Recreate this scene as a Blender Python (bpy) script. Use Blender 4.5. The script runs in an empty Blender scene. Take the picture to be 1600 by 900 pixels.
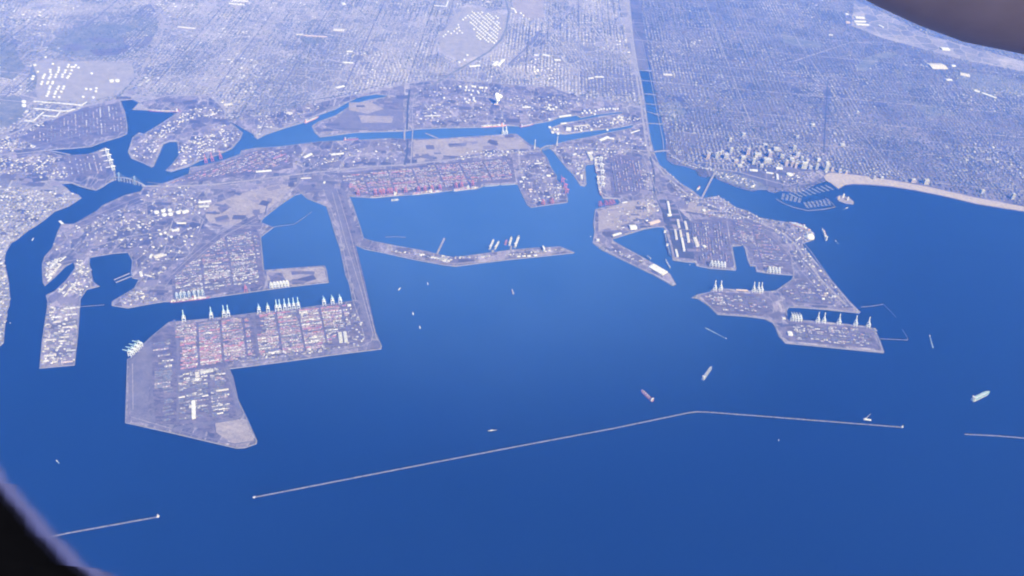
import bpy, bmesh, math, random
import numpy as np
from mathutils import Vector, Matrix
from mathutils.geometry import tessellate_polygon

R = math.radians
rng = np.random.default_rng(7)
random.seed(7)
scene = bpy.context.scene
col = scene.collection

# ------------------------------------------------------------------ camera
# Fitted from nine known ground points: a seat at 5.56 km looking north and down 36 degrees.
CX, CY, CH = -3390.55, -9318.25, 5563.82
YAW, PITCH, ROLL, FPX = 0.006642, 0.629348, 0.092002, 1452.32
_f = Vector((math.sin(YAW)*math.cos(PITCH), math.cos(YAW)*math.cos(PITCH), -math.sin(PITCH)))
_r0 = Vector((math.cos(YAW), -math.sin(YAW), 0.0))
_u0 = _r0.cross(_f)
_r = _r0*math.cos(ROLL) + _u0*math.sin(ROLL)
_u = _r.cross(_f)
cam_data = bpy.data.cameras.new('camera')
cam = bpy.data.objects.new('camera', cam_data)
col.objects.link(cam)
M = Matrix((( _r.x, _u.x, -_f.x, CX), (_r.y, _u.y, -_f.y, CY), (_r.z, _u.z, -_f.z, CH), (0, 0, 0, 1)))
cam.matrix_world = M
cam_data.sensor_width = 36.0
cam_data.lens = FPX/1600*36.0
cam_data.clip_start = 0.02
cam_data.clip_end = 200000.0
cam_data.dof.use_dof = True
cam_data.dof.focus_distance = 9000.0
cam_data.dof.aperture_fstop = 16.0
scene.camera = cam

# ------------------------------------------------------------------ light
SUN_AZ, SUN_EL = R(142), R(42)
world = bpy.data.worlds.new('World')
scene.world = world
world.use_nodes = True
wn = world.node_tree
sky = wn.nodes.new('ShaderNodeTexSky')
sky.sky_type = 'NISHITA'
sky.sun_disc = False
sky.sun_elevation = SUN_EL
sky.sun_rotation = SUN_AZ
sky.altitude = 1200.0
sky.dust_density = 0.6
bg = wn.nodes['Background']
bg.inputs['Strength'].default_value = SKY_STRENGTH = 0.08
wn.links.new(sky.outputs[0], bg.inputs['Color'])
sun_data = bpy.data.lights.new('sun', 'SUN')
sun_data.energy = 4.9
sun_data.angle = R(0.5)
sun_data.color = (1.0, 0.95, 0.88)
sun = bpy.data.objects.new('sun', sun_data)
sv = Vector((math.sin(SUN_AZ)*math.cos(SUN_EL), math.cos(SUN_AZ)*math.cos(SUN_EL), math.sin(SUN_EL)))
sun.rotation_euler = sv.to_track_quat('Z', 'Y').to_euler()
sun.location = (0, 0, 3000)
col.objects.link(sun)
scene.view_settings.view_transform = 'Standard'
scene.view_settings.look = 'None'
scene.view_settings.gamma = 1.0
scene.view_settings.exposure = 0.96
scene.render.engine = 'CYCLES'
scene.cycles.use_denoising = True
scene.cycles.max_bounces = 4
scene.cycles.diffuse_bounces = 1
scene.cycles.volume_bounces = 1
scene.cycles.use_adaptive_sampling = False
scene.cycles.pixel_filter_type = 'BLACKMAN_HARRIS'
scene.cycles.filter_width = 2.0
HAZE_DENSITY = 3.75e-5
HAZE_COLOR = (0.044, 0.205, 1.0)

# ------------------------------------------------------------------ helpers
def P(px, py, z=0.0):
    """Where the sight line through a point of the photograph (1600x900) meets the level z."""
    d = _f*FPX + _r*(px-800.0) + _u*(450.0-py)
    t = (z-CH)/d.z
    return Vector((CX+d.x*t, CY+d.y*t, z))

def to_px(X, Y, Z):
    dx, dy, dz = X-CX, Y-CY, Z-CH
    zc = dx*_f.x+dy*_f.y+dz*_f.z
    a = dx*_r.x+dy*_r.y+dz*_r.z
    b = dx*_u.x+dy*_u.y+dz*_u.z
    return 800+FPX*a/zc, 450-FPX*b/zc, zc

LAND_Z = 4.0
def W(pts, z=LAND_Z):
    return [tuple(P(x, y, z)[:2]) for x, y in pts]

def inside(poly, X, Y):
    """Even-odd test of many points against one polygon."""
    X = np.asarray(X); Y = np.asarray(Y)
    res = np.zeros(X.shape, bool)
    n = len(poly)
    for i in range(n):
        x0, y0 = poly[i]; x1, y1 = poly[(i+1) % n]
        if y0 == y1: continue
        c = (y0 > Y) != (y1 > Y)
        res ^= c & (X < (x1-x0)*(Y-y0)/(y1-y0)+x0)
    return res

def tag(o, label=None, cat=None, group=None, kind=None):
    if label: o['label'] = label
    if cat: o['category'] = cat
    if group: o['group'] = group
    if kind: o['kind'] = kind
    return o

def empty(name, loc, rz=0.0):
    o = bpy.data.objects.new(name, None)
    o.empty_display_size = 10
    col.objects.link(o)
    o.location = loc
    o.rotation_euler = (0, 0, rz)
    return o

def link(name, mesh, parent=None, loc=None, rz=0.0):
    o = bpy.data.objects.new(name, mesh)
    col.objects.link(o)
    if parent is not None: o.parent = parent
    if loc is not None: o.location = loc
    if rz: o.rotation_euler = (0, 0, rz)
    return o

class MB:
    """Collects shapes, builds them as one mesh. Colours are stored per vertex when given."""
    def __init__(s): s.v = []; s.f = []; s.c = []
    def _add(s, vs, fs, c=None):
        b = len(s.v); s.v += vs; s.f += [tuple(b+i for i in f) for f in fs]
        s.c += [c if c is not None else (1, 1, 1)]*len(vs)
    def box(s, cx, cy, z0, sx, sy, sz, rz=0.0, c=None, taper=1.0):
        a, b = math.cos(rz), math.sin(rz)
        vs = []
        for k, (zz, t) in enumerate(((z0, 1.0), (z0+sz, taper))):
            for x, y in ((-.5, -.5), (.5, -.5), (.5, .5), (-.5, .5)):
                x *= sx*t; y *= sy*t
                vs.append((cx+a*x-b*y, cy+b*x+a*y, zz))
        s._add(vs, [(3, 2, 1, 0), (4, 5, 6, 7), (0, 1, 5, 4), (1, 2, 6, 5), (2, 3, 7, 6), (3, 0, 4, 7)], c)
    def beam(s, p, q, w, h=None, c=None):
        h = w if h is None else h
        p = Vector(p); q = Vector(q); d = (q-p).normalized()
        up = Vector((0, 0, 1)) if abs(d.z) < .9 else Vector((1, 0, 0))
        a = d.cross(up).normalized()*(w/2); b = a.cross(d).normalized()*(h/2)
        vs = [tuple(e+x) for e in (p, q) for x in (-a-b, a-b, a+b, -a+b)]
        s._add(vs, [(3, 2, 1, 0), (4, 5, 6, 7), (0, 1, 5, 4), (1, 2, 6, 5), (2, 3, 7, 6), (3, 0, 4, 7)], c)
    def prism(s, poly, z0, z1, c=None, top=1.0):
        n = len(poly)
        mx = sum(p[0] for p in poly)/n; my = sum(p[1] for p in poly)/n
        vs = [(x, y, z0) for x, y in poly]+[(mx+(x-mx)*top, my+(y-my)*top, z1) for x, y in poly]
        fs = [(i, (i+1) % n, n+(i+1) % n, n+i) for i in range(n)]
        tr = tessellate_polygon([[Vector((x, y, 0)) for x, y in poly]])
        for t in tr:
            a, b, d = t
            (x0, y0), (x1, y1), (x2, y2) = poly[a], poly[b], poly[d]
            if (x1-x0)*(y2-y0)-(x2-x0)*(y1-y0) < 0: b, d = d, b
            fs.append((n+a, n+b, n+d))
        s._add(vs, fs, c)
    def sheet(s, poly, z, c=None):
        tr = tessellate_polygon([[Vector((x, y, 0)) for x, y in poly]])
        fs = []
        for a, b, d in tr:
            (x0, y0), (x1, y1), (x2, y2) = poly[a], poly[b], poly[d]
            if (x1-x0)*(y2-y0)-(x2-x0)*(y1-y0) < 0: b, d = d, b
            fs.append((a, b, d))
        s._add([(x, y, z) for x, y in poly], fs, c)
    def lathe(s, prof, n=12, cx=0, cy=0, c=None, cap=True):
        vs = []
        for r, z in prof:
            for k in range(n):
                t = 2*math.pi*k/n
                vs.append((cx+r*math.cos(t), cy+r*math.sin(t), z))
        fs = []
        for j in range(len(prof)-1):
            for k in range(n):
                fs.append((j*n+k, j*n+(k+1) % n, (j+1)*n+(k+1) % n, (j+1)*n+k))
        if cap: fs.append(tuple((len(prof)-1)*n+k for k in range(n)))
        s._add(vs, fs, c)
    def strip(s, pts, w, z, c=None, w2=None):
        """A flat ribbon following the points."""
        n = len(pts); L = []; Q = []
        for i in range(n):
            a = pts[max(0, i-1)]; b = pts[min(n-1, i+1)]
            d = Vector((b[0]-a[0], b[1]-a[1])); d.normalize()
            ww = w if w2 is None else w+(w2-w)*i/(n-1)
            L.append((pts[i][0]-d.y*ww/2, pts[i][1]+d.x*ww/2, z))
            Q.append((pts[i][0]+d.y*ww/2, pts[i][1]-d.x*ww/2, z))
        s._add(Q+L, [(i, i+1, n+i+1, n+i) for i in range(n-1)], c)
    def mesh(s, name, mat, colors=False, smooth=False):
        me = bpy.data.meshes.new(name)
        me.from_pydata(s.v, [], s.f)
        if colors:
            at = me.color_attributes.new('tint', 'FLOAT_COLOR', 'POINT')
            a = np.ones((len(s.v), 4), np.float32); a[:, :3] = np.array(s.c, np.float32)
            at.data.foreach_set('color', a.ravel())
        if mat: me.materials.append(mat)
        if smooth: me.polygons.foreach_set('use_smooth', [True]*len(me.polygons))
        me.update()
        return me
    def build(s, name, mat, parent=None, loc=None, rz=0.0, colors=False, smooth=False):
        return link(name, s.mesh(name, mat, colors, smooth), parent, loc, rz)

def box_cloud(name, X, Y, Z0, SX, SY, SZ, RZ, C, mat):
    """Thousands of boxes (no floor) in one mesh, straight from arrays."""
    n = len(X)
    ca, sa = np.cos(RZ), np.sin(RZ)
    V = np.empty((n, 8, 3), np.float32)
    for k, (x, y) in enumerate(((-.5, -.5), (.5, -.5), (.5, .5), (-.5, .5))):
        xx = SX*x; yy = SY*y
        for lvl in (0, 4):
            V[:, k+lvl, 0] = X+ca*xx-sa*yy
            V[:, k+lvl, 1] = Y+sa*xx+ca*yy
            V[:, k+lvl, 2] = Z0 if lvl == 0 else Z0+SZ
    base = np.array([(4, 5, 6, 7), (0, 1, 5, 4), (1, 2, 6, 5), (2, 3, 7, 6), (3, 0, 4, 7)], np.int32)
    F = (np.arange(n, dtype=np.int32)[:, None, None]*8+base[None]).reshape(-1)
    me = bpy.data.meshes.new(name)
    me.vertices.add(n*8); me.vertices.foreach_set('co', V.ravel())
    me.loops.add(len(F)); me.loops.foreach_set('vertex_index', F)
    me.polygons.add(n*5)
    me.polygons.foreach_set('loop_start', np.arange(n*5, dtype=np.int32)*4)
    at = me.color_attributes.new('tint', 'FLOAT_COLOR', 'POINT')
    A = np.ones((n, 8, 4), np.float32); A[:, :, :3] = C[:, None, :]
    at.data.foreach_set('color', A.ravel())
    me.materials.append(mat)
    me.update(calc_edges=True); me.validate()
    return link(name, me)

# ------------------------------------------------------------------ materials
def nodes_mat(name, rough=0.8, spec=0.3):
    m = bpy.data.materials.new(name); m.use_nodes = True
    nt = m.node_tree; b = nt.nodes['Principled BSDF']
    b.inputs['Roughness'].default_value = rough
    b.inputs['Specular IOR Level'].default_value = spec
    return m, nt, b

def position(nt):
    g = nt.nodes.new('ShaderNodeNewGeometry'); return g.outputs['Position']

def noise(nt, vec, scale, detail=3.0, rough=0.6):
    n = nt.nodes.new('ShaderNodeTexNoise'); n.inputs['Scale'].default_value = scale
    n.inputs['Detail'].default_value = detail; n.inputs['Roughness'].default_value = rough
    nt.links.new(vec, n.inputs['Vector']); return n.outputs['Fac']

def ramp(nt, fac, stops):
    r = nt.nodes.new('ShaderNodeValToRGB')
    el = r.color_ramp.elements
    while len(el) < len(stops): el.new(0.5)
    for e, (p, c) in zip(el, stops):
        e.position = p; e.color = (*c, 1)
    nt.links.new(fac, r.inputs['Fac']); return r.outputs['Color']

def mix(nt, fac, a, b, mode='MIX'):
    m = nt.nodes.new('ShaderNodeMix'); m.data_type = 'RGBA'; m.blend_type = mode
    for s, v in ((m.inputs['Factor'], fac), (m.inputs['A'], a), (m.inputs['B'], b)):
        if isinstance(v, (int, float)): s.default_value = v
        elif isinstance(v, tuple): s.default_value = (*v, 1)
        else: nt.links.new(v, s)
    return m.outputs['Result']

def plain(name, c, rough=0.75, spec=0.3, metal=0.0, grain=0.25, scale=0.05):
    """One paint or stone colour with a mild unevenness in it."""
    m, nt, b = nodes_mat(name, rough, spec)
    k = noise(nt, position(nt), scale, 2.0)
    lo = tuple(x*(1-grain) for x in c); hi = tuple(min(1, x*(1+grain)) for x in c)
    nt.links.new(ramp(nt, k, [(0.3, lo), (0.7, hi)]), b.inputs['Base Color'])
    b.inputs['Metallic'].default_value = metal
    return m

def tinted(name, rough=0.8, spec=0.25):
    """Colour from the mesh's own paint attribute, with weathering."""
    m, nt, b = nodes_mat(name, rough, spec)
    a = nt.nodes.new('ShaderNodeAttribute'); a.attribute_name = 'tint'
    k = noise(nt, position(nt), 0.08, 2.0)
    w = ramp(nt, k, [(0.3, (0.78, 0.78, 0.78)), (0.7, (1.0, 1.0, 1.0))])
    nt.links.new(mix(nt, 1.0, a.outputs['Color'], w, 'MULTIPLY'), b.inputs['Base Color'])
    return m

def ground(name, lo, hi, scale=0.004, spots=None, spot_scale=0.02, spot_at=0.62, fine=0.05, plots=()):
    """Uneven ground: two tones in broad patches, smaller blotches, optional speckle of a third tone."""
    m, nt, b = nodes_mat(name, 0.9, 0.15)
    p = position(nt)
    c = ramp(nt, noise(nt, p, scale, 5.0, 0.65), [(0.32, lo), (0.68, hi)])
    f = ramp(nt, noise(nt, p, fine, 3.0, 0.7), [(0.3, (0.72, 0.72, 0.72)), (0.7, (1.15, 1.15, 1.15))])
    c = mix(nt, 1.0, c, f, 'MULTIPLY')
    for cell, turn, stretch, vary, lane, tone in plots:
        # plots of land: each cell its own tone, with a lane of paler or darker paving between cells
        mp = nt.nodes.new('ShaderNodeMapping'); mp.inputs['Rotation'].default_value = (0, 0, turn); mp.inputs['Scale'].default_value = (1.0/cell, stretch/cell, 0.0)
        nt.links.new(p, mp.inputs['Vector'])
        v = nt.nodes.new('ShaderNodeTexVoronoi'); v.distance = 'CHEBYCHEV'; v.voronoi_dimensions = '2D'; v.inputs['Scale'].default_value = 1.0; v.inputs['Randomness'].default_value = 0.75
        nt.links.new(mp.outputs['Vector'], v.inputs['Vector'])
        sep = nt.nodes.new('ShaderNodeSeparateColor'); nt.links.new(v.outputs['Color'], sep.inputs['Color'])
        c = mix(nt, 1.0, c, ramp(nt, sep.outputs[0], [(0.0, (1-vary,)*3), (1.0, (1+vary,)*3)]), 'MULTIPLY')
        if lane:
            e = nt.nodes.new('ShaderNodeTexVoronoi'); e.feature = 'DISTANCE_TO_EDGE'; e.voronoi_dimensions = '2D'; e.inputs['Scale'].default_value = 1.0; e.inputs['Randomness'].default_value = 0.75
            nt.links.new(mp.outputs['Vector'], e.inputs['Vector'])
            w = lane/cell
            c = mix(nt, ramp(nt, e.outputs['Distance'], [(w, (0.8, 0.8, 0.8)), (w*1.6, (0, 0, 0))]), c, tone)
    if spots:
        s = ramp(nt, noise(nt, p, spot_scale, 2.0), [(spot_at, (0, 0, 0)), (spot_at+0.05, (1, 1, 1))])
        c = mix(nt, s, c, spots)
    nt.links.new(c, b.inputs['Base Color'])
    return m

MAT = {}
CITY_LO, CITY_HI = (0.135, 0.12, 0.142), (0.24, 0.216, 0.245)
MAT['city'] = ground('city ground', CITY_LO, CITY_HI, 0.0016, (0.09, 0.095, 0.085), 0.012, 0.62, 0.03, ((900.0, 0.1, 1.3, 0.22, 0, None), (230.0, 0.0, 0.7, 0.25, 7.0, (0.27, 0.25, 0.27))))
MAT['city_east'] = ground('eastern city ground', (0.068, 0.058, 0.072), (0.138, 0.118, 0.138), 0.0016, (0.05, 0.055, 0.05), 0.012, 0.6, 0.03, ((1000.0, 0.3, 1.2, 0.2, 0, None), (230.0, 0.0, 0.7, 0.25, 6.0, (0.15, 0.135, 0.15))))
MAT['port'] = ground('port ground', (0.088, 0.074, 0.098), (0.178, 0.152, 0.186), 0.004, (0.06, 0.05, 0.066), 0.02, 0.66, 0.04, ((420.0, 0.12, 0.6, 0.25, 9.0, (0.2, 0.18, 0.2)), (110.0, 0.12, 0.5, 0.35, 4.5, (0.19, 0.17, 0.195)), (34.0, 0.5, 0.6, 0.3, 0, None)))
MAT['yard'] = ground('yard asphalt', (0.08, 0.066, 0.086), (0.125, 0.104, 0.13), 0.01, None, fine=0.08, plots=((60.0, 0.11, 3.0, 0.25, 0, None),))
MAT['yard_pale'] = ground('yard concrete', (0.098, 0.086, 0.11), (0.14, 0.122, 0.15), 0.008, None, fine=0.06)
MAT['dirt'] = ground('bare dirt', (0.19, 0.16, 0.16), (0.27, 0.232, 0.23), 0.006, (0.2, 0.165, 0.13), 0.012, 0.66, 0.03)
MAT['scrub'] = ground('dark scrub', (0.09, 0.09, 0.088), (0.165, 0.155, 0.155), 0.005, (0.2, 0.18, 0.18), 0.012, 0.66, 0.03)
MAT['sand'] = ground('beach sand', (0.27, 0.225, 0.2), (0.34, 0.287, 0.255), 0.01, None, fine=0.04)
MAT['road'] = ground('road concrete', (0.19, 0.17, 0.185), (0.26, 0.235, 0.245), 0.01, None, fine=0.06)
MAT['asphalt'] = ground('road asphalt', (0.042, 0.04, 0.041), (0.07, 0.064, 0.062), 0.01, None, fine=0.06)
MAT['jetty_rock'] = ground('breakwater stone', (0.09, 0.082, 0.082), (0.15, 0.137, 0.135), 0.02, (0.05, 0.046, 0.048), 0.06, 0.58, 0.2)
MAT['rock'] = ground('riprap stone', (0.13, 0.117, 0.113), (0.21, 0.19, 0.182), 0.02, (0.08, 0.072, 0.07), 0.12, 0.6, 0.2)
MAT['tint'] = tinted('painted surfaces')
MAT['white'] = plain('white paint', (0.47, 0.46, 0.465), 0.5)
MAT['pale_tower'] = plain('pale tower concrete', (0.4, 0.385, 0.37))
MAT['cream'] = plain('cream render', (0.4, 0.37, 0.345))
MAT['pink'] = plain('pale brick render', (0.42, 0.33, 0.29))
MAT['grey'] = plain('grey concrete', (0.36, 0.35, 0.34))
MAT['dark'] = plain('dark bitumen', (0.05, 0.05, 0.052))
MAT['glass'] = plain('tinted window glass', (0.05, 0.065, 0.085), 0.15, 0.5, grain=0.1)
MAT['crane_white'] = plain('crane white paint', (0.64, 0.65, 0.67), 0.5, grain=0.06)
MAT['crane_blue'] = plain('crane pale blue paint', (0.44, 0.6, 0.68), 0.5, grain=0.06)
MAT['crane_red'] = plain('crane red paint', (0.4, 0.13, 0.13), 0.5, grain=0.1)
MAT['crane_navy'] = plain('crane blue grey paint', (0.24, 0.32, 0.42), 0.5, grain=0.1)
MAT['hull_red'] = plain('red hull paint', (0.27, 0.09, 0.1), 0.5)
MAT['hull_dark'] = plain('dark hull paint', (0.06, 0.06, 0.075), 0.5)
MAT['hull_grey'] = plain('grey hull paint', (0.25, 0.26, 0.29), 0.5)
MAT['hull_white'] = plain('white hull paint', (0.46, 0.46, 0.47), 0.5)
MAT['hull_orange'] = plain('orange hull paint', (0.6, 0.24, 0.13), 0.5)
MAT['deck_green'] = plain('teal deck paint', (0.15, 0.3, 0.31), 0.6)
MAT['deck_red'] = plain('oxide deck paint', (0.2, 0.105, 0.125), 0.6)
MAT['deck_grey'] = plain('grey deck paint', (0.2, 0.21, 0.23), 0.6)
MAT['tank'] = plain('tank white paint', (0.5, 0.49, 0.48), 0.45, grain=0.05)
MAT['leaf'] = tinted('tree leaves', 0.9, 0.1)
MAT['foam'] = plain('wake foam', (0.16, 0.2, 0.24), 0.6, grain=0.5, scale=0.2)

def water_mat():
    m, nt, b = nodes_mat('sea water', 0.32, 0.5)
    p = position(nt)
    # darker water offshore, paler water towards the middle of the port
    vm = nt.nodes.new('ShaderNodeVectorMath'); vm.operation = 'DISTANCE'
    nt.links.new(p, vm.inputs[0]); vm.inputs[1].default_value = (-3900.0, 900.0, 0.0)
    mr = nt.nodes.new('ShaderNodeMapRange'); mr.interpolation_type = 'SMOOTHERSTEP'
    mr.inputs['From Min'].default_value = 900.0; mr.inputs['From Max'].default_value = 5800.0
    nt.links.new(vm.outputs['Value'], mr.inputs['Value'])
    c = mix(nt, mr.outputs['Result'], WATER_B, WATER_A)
    k = noise(nt, p, 0.0004, 5.0, 0.6)
    c = mix(nt, 1.0, c, ramp(nt, k, [(0.3, (0.75, 0.82, 0.86)), (0.7, (1.3, 1.16, 1.1))]), 'MULTIPLY')
    mp = nt.nodes.new('ShaderNodeMapping'); mp.inputs['Rotation'].default_value = (0, 0, 0.5); mp.inputs['Scale'].default_value = (0.15, 1.0, 1.0)
    nt.links.new(p, mp.inputs['Vector'])
    st = ramp(nt, noise(nt, mp.outputs['Vector'], 0.004, 4.0, 0.65), [(0.35, (0.29, 0.29, 0.29)), (0.7, (0.36, 0.36, 0.36))])
    nt.links.new(st, b.inputs['Roughness'])
    nt.links.new(c, b.inputs['Base Color'])
    b.inputs['IOR'].default_value = 1.333
    bp = nt.nodes.new('ShaderNodeBump'); bp.inputs['Strength'].default_value = 0.5; bp.inputs['Distance'].default_value = 1.2
    nt.links.new(noise(nt, p, 0.05, 4.0, 0.7), bp.inputs['Height'])
    nt.links.new(bp.outputs['Normal'], b.inputs['Normal'])
    return m
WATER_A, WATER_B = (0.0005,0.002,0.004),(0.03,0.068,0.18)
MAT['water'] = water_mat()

# ------------------------------------------------------------------ the setting
def sea():
    mb = MB(); n = 24; S = 38000.0
    xs = [-S+2*S*i/n for i in range(n+1)]
    for i in range(n):
        for j in range(n):
            mb._add([(xs[i], xs[j], 0), (xs[i+1], xs[j], 0), (xs[i+1], xs[j+1], 0), (xs[i], xs[j+1], 0)], [(0, 1, 2, 3)])
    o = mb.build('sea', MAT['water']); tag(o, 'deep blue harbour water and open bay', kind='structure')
sea()
SHORE_WEST = [(-300,640),(-40,560),(0,540),(5,535),(6,520),(8,500),(11,492),(10,486),(14,478),(15,465),(13,440),(10,425),(6,410),(8,395),
 (12,388),(17,379),(25,375),(37,365),(45,359),(57,352),(72,341),(85,330),(107,322),(127,309),(122,304),(110,300),(105,294),(95,287),
 (112,286),(125,291),(140,295),(150,297),(160,292),(170,285),(179,281),(181,275),(175,252),(165,230),(150,237),(130,243),(110,244),(90,241),
 (80,237),(75,234),(112,232),(142,229),(160,222),(187,214),(198,209),(199,197),(195,175),(188,157),(207,155),(217,160),(207,171),
 (230,172),(262,175),(282,173),(265,184),(245,197),(225,209),(217,207),(207,215),(200,237),(205,247),(225,255),(237,261),(240,259),
 (250,237),(255,225),(265,221),(277,221),(280,242),(270,255),(259,266),(267,268),(295,260),(312,251),(340,242),(362,232),(375,217),
 (379,207),(365,195),(358,190),(370,186),(400,185),(404,190),(401,200),(397,213),(402,217),(415,210),(445,200),(475,191),(497,180),(525,170),
 (542,160),(562,151),(587,147),(607,149),(600,152),(575,156),(555,162),(540,170),(525,180),(497,190),(487,197),(492,207),(500,214),
 (525,211),(555,207),(587,206),(632,205),(650,202),(687,200),(750,199),(787,196),(812,197),(832,194),(860,189),(872,184),(900,180),
 (907,184),(930,179),(972,174),(972,177),(945,180),(920,185),(900,189),(880,192),(860,200),(861,207),(882,210),(925,204),(962,200),
 (988,195),(990,197),(985,200),(950,207),(920,214),(892,219),(887,220),(872,224),(860,227),(858,231),(865,237),(875,250),(885,262),(895,272),
 (907,290),(913,291),(916,287),(914,260),(917,257),(932,256),(934,275),(936,297),(942,310),(965,311),(969,316),(965,320),(950,322),(930,327),
 (927,350),(929,362),(926,379),(940,390),(975,407),(1012,425),(1021,429),(1051,446),(1056,444),(1047,428),(1038,421),(1017,409),(994,396),
 (975,386),(958,376),(957,373),(983,365),(1006,358),(1028,354),(1037,355),(1040,361),(1049,391),(1051,406),(1070,409),(1086,410),
 (1088,415),(1108,419),(1149,422),(1150,419),(1144,385),(1161,383),(1164,389),(1168,406),(1172,415),(1180,416),(1182,424),(1200,427),
 (1240,430),(1237,437),(1212,454),(1200,455),(1175,454),(1132,451),(1112,452),(1110,456),(1090,460),(1081,465),(1090,466),(1107,477),
 (1121,491),(1165,494),(1195,498),(1207,504),(1212,512),(1217,525),(1227,536),(1270,540),(1320,545),(1380,551),(1381,549),(1375,532),
 (1367,514),(1357,510),(1320,506),(1282,502),(1250,500),(1232,501),(1230,492),(1229,485),(1232,480),(1245,480),(1295,484),(1342,489),
 (1344,487),(1327,470),(1310,450),(1290,427),(1272,405),(1255,385),(1254,380),(1272,374),(1272,364),(1263,357),(1250,350),(1232,347),(1215,345),
 (1200,342),(1187,340),(1170,330),(1150,324),(1137,315),(1122,306),(1097,310),(1082,297),(1065,287),(1045,270),(1030,257),(1022,237),
 (1017,220),(1012,190),(1007,155),(1002,125),(997,105),(992,75),(989,52),(987,32),(984,10),(978,-60)]
SHORE_EAST = [(979.5,-60),(985.6,10),(988.6,32),(991.5,50),(1004,66),(1015,100),(1020,125),(1027,162),(1034,190),(1040,220),(1040,232),(1042,250),
 (1050,256),(1070,260),(1087,266),(1092,275),(1102,277),(1112,275),(1125,282),(1150,292),(1175,299),(1183,297),(1181,290),(1192,291),(1200,299),(1209,301),
 (1222,298),(1243,301),(1258,297),(1275,288),(1292,282),(1300,288),(1310,296),(1320,290),(1335,288),(1360,289),(1395,292),(1425,297),(1475,307),(1525,319),
 (1600,331),(1700,352),(2000,425),(2500,560)]
ISLAND = [(225,290),(245,289),(262,284),(295,272),(297,261),(315,259),(347,251),(375,241),(377,235),(400,231),(437,229),(475,224),(500,221),
 (550,219),(610,216),(630,217),(645,217),(675,217),(725,214),(785,210),(800,209),(807,209),(815,215),(827,225),(843,231),(847,237),(855,247),
 (860,260),(870,275),(869,280),(882,292),(887,310),(886,316),(842,322),(830,324),(824,320),(815,302),(809,288),(800,287),(757,290),
 (745,295),(707,297),(687,300),(642,304),(582,309),(550,307),(546,306),(552,322),(562,352),(568,372),(580,376),(620,384),(665,392),
 (695,400),(707,402),(725,400),(770,394),(800,390),(837,387),(860,386),(875,385),(897,394),(896,395),(850,400),(800,405),(750,411),
 (712,416),(695,414),(650,406),(600,395),(570,389),(552,381),(546,381),(562,432),(577,485),(587,520),(596,540),(595,545),(515,555),(451,564),
 (351,577),(373,627),(385,652),(401,688),(400,693),(383,699),(370,700),(268,676),(196,660),(197,622),(199,561),(203,560),(221,540),
 (236,526),(264,503),(324,498),(396,489),(472,481),(551,470),(545,441),(540,430),(537,415),(531,387),(525,370),(516,340),(510,322),
 (495,316),(480,310),(471,302),(460,305),(437,320),(412,340),(407,347),(427,355),(407,370),(410,400),(412,422),(507,415),(510,422),
 (513,441),(451,448),(421,452),(328,465),(264,471),(257,471),(237,474),(200,481),(175,477),(175,471),(190,462),(210,450),(217,436),
 (207,434),(205,425),(207,407),(200,394),(175,396),(140,402),(139,412),(142,425),(145,440),(155,447),(135,452),(125,467),(125,475),(124,482),
 (121,525),(116,570),(62,575),(66,530),(72,492),(75,472),(72,461),(85,455),(103,438),(118,418),(115,409),(103,415),(85,433),(70,446),(67,440),(66,420),
 (66,412),(70,400),(82,387),(90,362),(96,350),(117,350),(135,340),(150,331),(160,321),(180,312),(195,305),(220,299)]
ISLAND_M = W(ISLAND)
WEST_M = W(SHORE_WEST)+[(-2300, 37000), (-37000, 37000), (-37000, -9000)]
EAST_M = W(SHORE_EAST)+[(37000, -9000), (37000, 37000), (-2100, 37000)]

def offset(poly, d, closed=True):
    """Shift an outline sideways (positive = to its left)."""
    n = len(poly); out = []
    for i in range(n):
        a = poly[(i-1) % n] if (closed or i > 0) else poly[i]
        b = poly[i]
        c = poly[(i+1) % n] if (closed or i < n-1) else poly[i]
        d1 = Vector((b[0]-a[0], b[1]-a[1])); d2 = Vector((c[0]-b[0], c[1]-b[1]))
        d1 = d1.normalized() if d1.length > 1e-6 else d2.normalized()
        d2 = d2.normalized() if d2.length > 1e-6 else d1
        n1 = Vector((-d1.y, d1.x)); n2 = Vector((-d2.y, d2.x))
        m = n1+n2
        if m.length < 0.3: m = n1
        m.normalize(); k = d/max(0.55, m.dot(n1))
        out.append((b[0]+m.x*k, b[1]+m.y*k))
    return out

def area(poly):
    return sum(poly[i-1][0]*poly[i][1]-poly[i][0]*poly[i-1][1] for i in range(len(poly)))/2

def land(name, poly, shore_count, mat, label, z=LAND_Z, rock=True, rw=(6, 6)):
    """A raised sheet of land with quay walls, and a sloped stone bank along its shore."""
    if area(poly) < 0: pass
    mb = MB(); n = len(poly)
    mb.prism(poly, -3.0, z)
    o = mb.build(name, mat); tag(o, label, kind='structure')
    if rock:
        sgn = 1 if area(poly) > 0 else -1
        pts = poly[:shore_count]; closed = shore_count == n
        inn = offset(pts, sgn*rw[0], closed); out = offset(pts, -sgn*rw[1], closed)
        rb = MB(); m = len(pts)
        vs = [(x, y, z+0.35) for x, y in inn]+[(x, y, z+1.2) for x, y in pts]+[(x, y, -1.5) for x, y in out]
        fs = []
        for i in range(m if closed else m-1):
            j = (i+1) % m
            q = [(i, j, m+j, m+i), (m+i, m+j, 2*m+j, 2*m+i)]
            if sgn > 0: q = [tuple(reversed(x)) for x in q]
            fs += q
        rb._add(vs, fs)
        rb.build('riprap_bank', MAT['rock'], o)
    return o

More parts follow.
